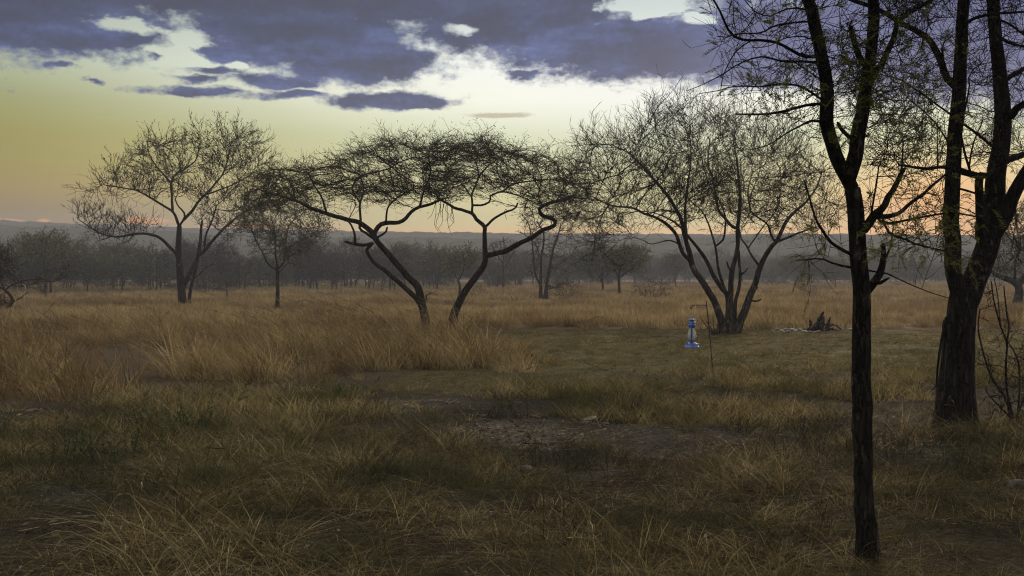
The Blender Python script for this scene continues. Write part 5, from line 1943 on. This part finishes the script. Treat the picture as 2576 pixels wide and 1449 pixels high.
def grass():
    r = np.random.default_rng(99)
    WIND = (-.22, -.03, 0)
    P3 = lambda x, y: np.stack([x, y, gz(x, y)], 1)

    # far plain
    x, y = field(r, 31, 60, 7)
    x2, y2 = field(r, 60, 205, 2.0)
    x, y = np.r_[x, x2], np.r_[y, y2]
    k = r.random(len(x)) < zone_plain(x, y) * (.55 + .6 * vnoise(x, y, 5))
    x, y = x[k], y[k]
    pr = [tuft(38, (.3, .62), .26, .017, (-.1, 0, 0), .6, 500 + i) for i in range(5)]
    far = y > 60
    pr2 = [tuft(34, (.3, .6), .42, .03, (-.08, 0, 0), .5, 520 + i, 3) for i in range(4)]
    idx = np.where(far, 5 + r.integers(0, 4, len(x)), r.integers(0, 5, len(x)))
    sc = (.5 + .7 * vnoise(x, y, 6)) * r.uniform(.7, 1.3, len(x)) * (1 - .72 * near_trunk(x, y))
    scatter('plain_grass', 'dry straw-coloured grass covering the plain up to the tree line', 'grass', pr + pr2, M_PLAIN, P3(x, y), sc, idx, 1)

    # tall tawny tussocks on the left
    x, y = field(r, 12.5, 32, 12)
    k = r.random(len(x)) < zone_tall(x, y) * (.1 + .8 * sstep(vnoise(x + 9, y, 1.5), .3, .7))
    x, y = x[k], y[k]
    pr = [tuft(64, (.25, .85), .22, .0105, WIND if i % 2 else (-.1, -.05, 0), 1.5, 540 + i, 5, .36, .5) for i in range(6)] + [stalks(9, (.6, 1.0), .16, 560 + i, (-.22, 0, 0), .006) for i in range(2)]
    idx = np.where(r.random(len(x)) < .16, 6 + r.integers(0, 2, len(x)), r.integers(0, 6, len(x)))
    sc = (.42 + .75 * sstep(vnoise(x + 9, y, 1.5), .2, .8)) * r.uniform(.7, 1.3, len(x)) * (1 - .75 * near_trunk(x, y)) * (.4 + .6 * zone_tall(x, y)) * (.65 + .6 * vnoise(x + 4, y + 4, .8))
    scatter('tall_grass', 'tall tawny tussock grass bent by wind across the left middle ground', 'grass', pr, M_TAWNY, P3(x, y), sc, idx, 2)

    # mown clearing
    x, y = field(r, 14, 33, 95)
    k = r.random(len(x)) < zone_lawn(x, y) * (.35 + .75 * vnoise(x, y, .8))
    x, y = x[k], y[k]
    pr = [tuft(26, (.03, .085), .09, .006, (-.05, 0, 0), .8, 580 + i, 3, .5, .9) for i in range(5)]
    scatter('turf_grass', 'short green-brown turf of the clearing round the lantern', 'grass', pr, M_TURF, P3(x, y), r.uniform(.7, 1.4, len(x)), None, 3)

    # brown knee-high grass in front of the clearing and through the middle
    x, y = field(r, 9.5, 27, 60)
    u, v = guv(x, y)
    bare = zone_bare(x, y)
    n1 = vnoise(x, y, 1.3)
    mid = .16 * sstep(v, 850, 870) * (1 - sstep(v, 930, 950)) * sstep(u, 1200, 1300) + .5 * sstep(v, 960, 990) * (1 - sstep(v, 1060, 1100)) + (sstep(v, 925, 950) * (1 - sstep(v, 1050, 1085)) * sstep(u, 1200, 1400)) * 1.0 + (sstep(v, 1000, 1020) * (1 - sstep(v, 1120, 1200))) * .55
    k = r.random(len(x)) < np.clip(mid, 0, 1) * (1 - bare * .85) * (1 - .75 * zone_tall(x, y)) * (.15 + 1.1 * sstep(n1, .3, .75)) * (1 - .7 * zone_lawn(x, y))
    x, y = x[k], y[k]
    pr = [tuft(30, (.08, .28), .12, .0065, (-.06, 0, 0), .8, 600 + i, 4, .35, .5) for i in range(6)] + [stalks(3, (.3, .55), .1, 620, (-.1, 0, 0))]
    idx = np.where(r.random(len(x)) < .05, 6, r.integers(0, 6, len(x)))
    scatter('brown_grass', 'brown ankle-high grass in front of the clearing', 'grass', pr, M_BROWN, P3(x, y), r.uniform(.6, 1.25, len(x)) * (.6 + .7 * vnoise(x, y, 1.3)), idx, 4)

    # foreground mixture
    x, y = field(r, 4.6, 11.5, 270)
    bare = zone_bare(x, y)
    v = guv(x, y)[1]
    n1 = vnoise(x, y, .6) * .6 + vnoise(x, y, 1.7) * .5
    k = r.random(len(x)) < (1 - bare * .85) * (.24 + 1.05 * sstep(n1, .32, .75)) * sstep(v, 1050, 1120)
    x, y = x[k], y[k]
    for bx, by, rr, cnt in ((2182, 6.0, .16, 26), (2150, 5.9, .3, 14), (2405, 11.3, .42, 60), (2330, 11.2, .4, 30)):
        aa = r.uniform(0, 2 * PI, cnt)
        x = np.r_[x, (bx - 1288) / FPX * by + np.cos(aa) * rr * r.uniform(.6, 1.2, cnt)]
        y = np.r_[y, by - np.abs(np.sin(aa)) * rr * r.uniform(.6, 1.2, cnt)]
    pr = [tuft(26, (.04, .19), .085, .0046, (-.05, 0, 0), .9, 640 + i, 4, .55, .7) for i in range(4)] + [tuft(24, (.1, .3), .13, .0046, (-.1, 0, 0), 1.0, 650 + i, 4, 1.3, 1.6) for i in range(3)] + [tuft(12, (.14, .38), .06, .005, (-.08, -.02, 0), 1.2, 660 + i, 5, .45, .6) for i in range(4)] + \
         [stalks(2, (.25, .55), .08, 680 + i, (-.12, 0, 0), .0032, head=i == 0) for i in range(3)]
    q = r.random(len(x))
    idx = np.where(q < .87, r.integers(0, 7, len(x)), np.where(q < .98, 7 + r.integers(0, 4, len(x)), 11 + r.integers(0, 3, len(x))))
    scatter('foreground_grass', 'mixed short dead and green grass of the dark foreground', 'grass', pr, M_NEARGR, P3(x, y), r.uniform(.4, 1.35, len(x)) * (.45 + .85 * vnoise(x, y, .7)), idx, 5)

    # dark dead weeds
    x, y = field(r, 5.0, 14, 60)
    u, v = guv(x, y)
    n1 = vnoise(x + 3, y + 50, 1.0)
    band = np.maximum(sstep(v, 1010, 1040) * (1 - sstep(v, 1200, 1280)) * .8, .25)
    k = r.random(len(x)) < band * sstep(n1, .4, .7) * .95
    x, y = x[k], y[k]
    pr = [tuft(16, (.1, .3), .09, .0034, (-.03, 0, 0), .5, 700 + i, 4, .55, .6) for i in range(4)] + [stalks(5, (.2, .42), .12, 720, (-.03, 0, 0), .0036, False)]
    scatter('dark_weeds', 'dark dead weeds standing among the foreground grass', 'weeds', pr, M_WEED, P3(x, y), r.uniform(.7, 1.3, len(x)), None, 6)

    # fallen leaves and broken stems on the bare soil
    x, y = field(r, 5.5, 13.5, 60)
    k = r.random(len(x)) < np.clip(zone_gravel(x, y) * .8 + zone_bare(x, y) * .5 + .08, 0, 1)
    x, y = x[k], y[k]
    pr = []
    for i in range(5):
        q = np.random.default_rng(800 + i)
        a = Acc()
        m = 7
        c = np.stack([q.uniform(-.12, .12, m), q.uniform(-.12, .12, m), q.uniform(.004, .015, m)], 1)
        d = np.stack([q.normal(0, 1, m), q.normal(0, 1, m), q.normal(0, .15, m)], 1)
        rhombs(a, c, d, q.uniform(.02, .06, m), q.uniform(.008, .018, m), q)
        for j in range(4):
            b = np.array((q.uniform(-.15, .15), q.uniform(-.15, .15), .012))
            e = b + np.array((q.normal(0, .1), q.normal(0, .1), q.uniform(0, .02)))
            tube(a, np.stack([b, (b + e) / 2 + q.normal(0, .008, 3), e]), np.array((.002, .002, .0015)), 3)
        pr.append(a.get())
    scatter('leaf_litter', 'pale fallen leaves and broken stems lying on the bare soil', 'litter', pr, M_NEARGR2, P3(x, y), r.uniform(.7, 1.3, len(x)), None, 8)

    # loose pebbles
    x, y = field(r, 5.5, 13, 420)
    k = r.random(len(x)) < np.clip(zone_gravel(x, y) * .9 + zone_bare(x, y) * .12 + .015, 0, 1)
    x, y = x[k], y[k]
    pr = []
    for i in range(5):
        me = rock_mesh('pebble', 740 + i, M_STONE, .6)
        V = np.array([v.co[:] for v in me.vertices])
        F = np.array([list(p.vertices) for p in me.polygons])
        F = np.concatenate([F, F[:, 2:3]], 1)
        pr.append((V, F[:, :3]))
        bpy.data.meshes.remove(me)
    s = .004 + .011 * r.random(len(x)) ** 2
    scatter('pebbles', 'loose pebbles and grit on the bare soil', 'pebbles', pr, M_STONE, P3(x, y), s, None, 7)


grass()


# green herb and a few long arching stems that stand alone in the foreground
def herb(u, v, w, h, seed, label):
    Y = EYE * FPX / (v - HORV)
    x = (u - 1288) / FPX * Y
    r = np.random.default_rng(seed)
    root = empty('green_herb', (x, Y, float(gz(x, Y))))
    tag(root, label, 'plant')
    a, l = Acc(), Acc()
    for i in range(26):
        d = r.normal(0, .45, 3)
        d[2] = 1
        b = np.array((r.uniform(-w, w) * .5, r.uniform(-w, w) * .4, -.02))
        t = np.linspace(0, 1, 5)[:, None]
        P = b + h * r.uniform(.5, 1) * t * d
        tube(a, P, np.linspace(.003, .0015, 5), 4)
        m = 14
        q = r.uniform(.2, 1, m)[:, None]
        c = P[0] + (P[-1] - P[0]) * q
        rhombs(l, c, r.normal(0, 1, (m, 3)) + np.array((0, 0, .3)), r.uniform(.025, .05, m), r.uniform(.01, .02, m), r)
    a.obj('stem', M_TWIG, root)
    l.obj('foliage', M_HERB, root, smooth=False)


M_HERB = leaf_mat('herb_leaves', C(.03, .055, .018), C(.06, .095, .03), .3)
herb(430, 1095, .7, .34, 1, 'leafy green herb patch left of centre below the tawny grass')
herb(250, 1160, .8, .3, 2, 'dark green weedy clump in the lower left foreground')
herb(860, 1010, .4, .2, 3, 'low green herb at the front edge of the tawny grass')

# ------------------------------------------------------------------ haze
def haze():
    x0, x1, y0, y1, z0, z1 = -640, 640, -45, 640, -3.0, 36.0
    V = np.array([(x, y, z) for x in (x0, x1) for y in (y0, y1) for z in (z0, z1)])
    F = np.array([(0, 1, 3, 2), (4, 6, 7, 5), (0, 4, 5, 1), (2, 3, 7, 6), (0, 2, 6, 4), (1, 5, 7, 3)])
    o = mobj('haze', V, F, None, smooth=False)
    m = bpy.data.materials.new('evening_haze')
    m.use_nodes = True
    m.node_tree.nodes.clear()
    g = NT(m.node_tree)
    out = g.n('ShaderNodeOutputMaterial')
    pv = g.n('ShaderNodeVolumePrincipled')
    pv.inputs['Color'].default_value = (.54, .56, .66, 1)
    pv.inputs['Density'].default_value = HAZE_D
    pv.inputs['Anisotropy'].default_value = .1
    g.nt.links.new(pv.outputs[0], out.inputs['Volume'])
    o.data.materials.append(m)
    tag(o, 'grey evening haze over the plain', 'haze', kind='stuff')


HAZE_D = 0.0014
haze()
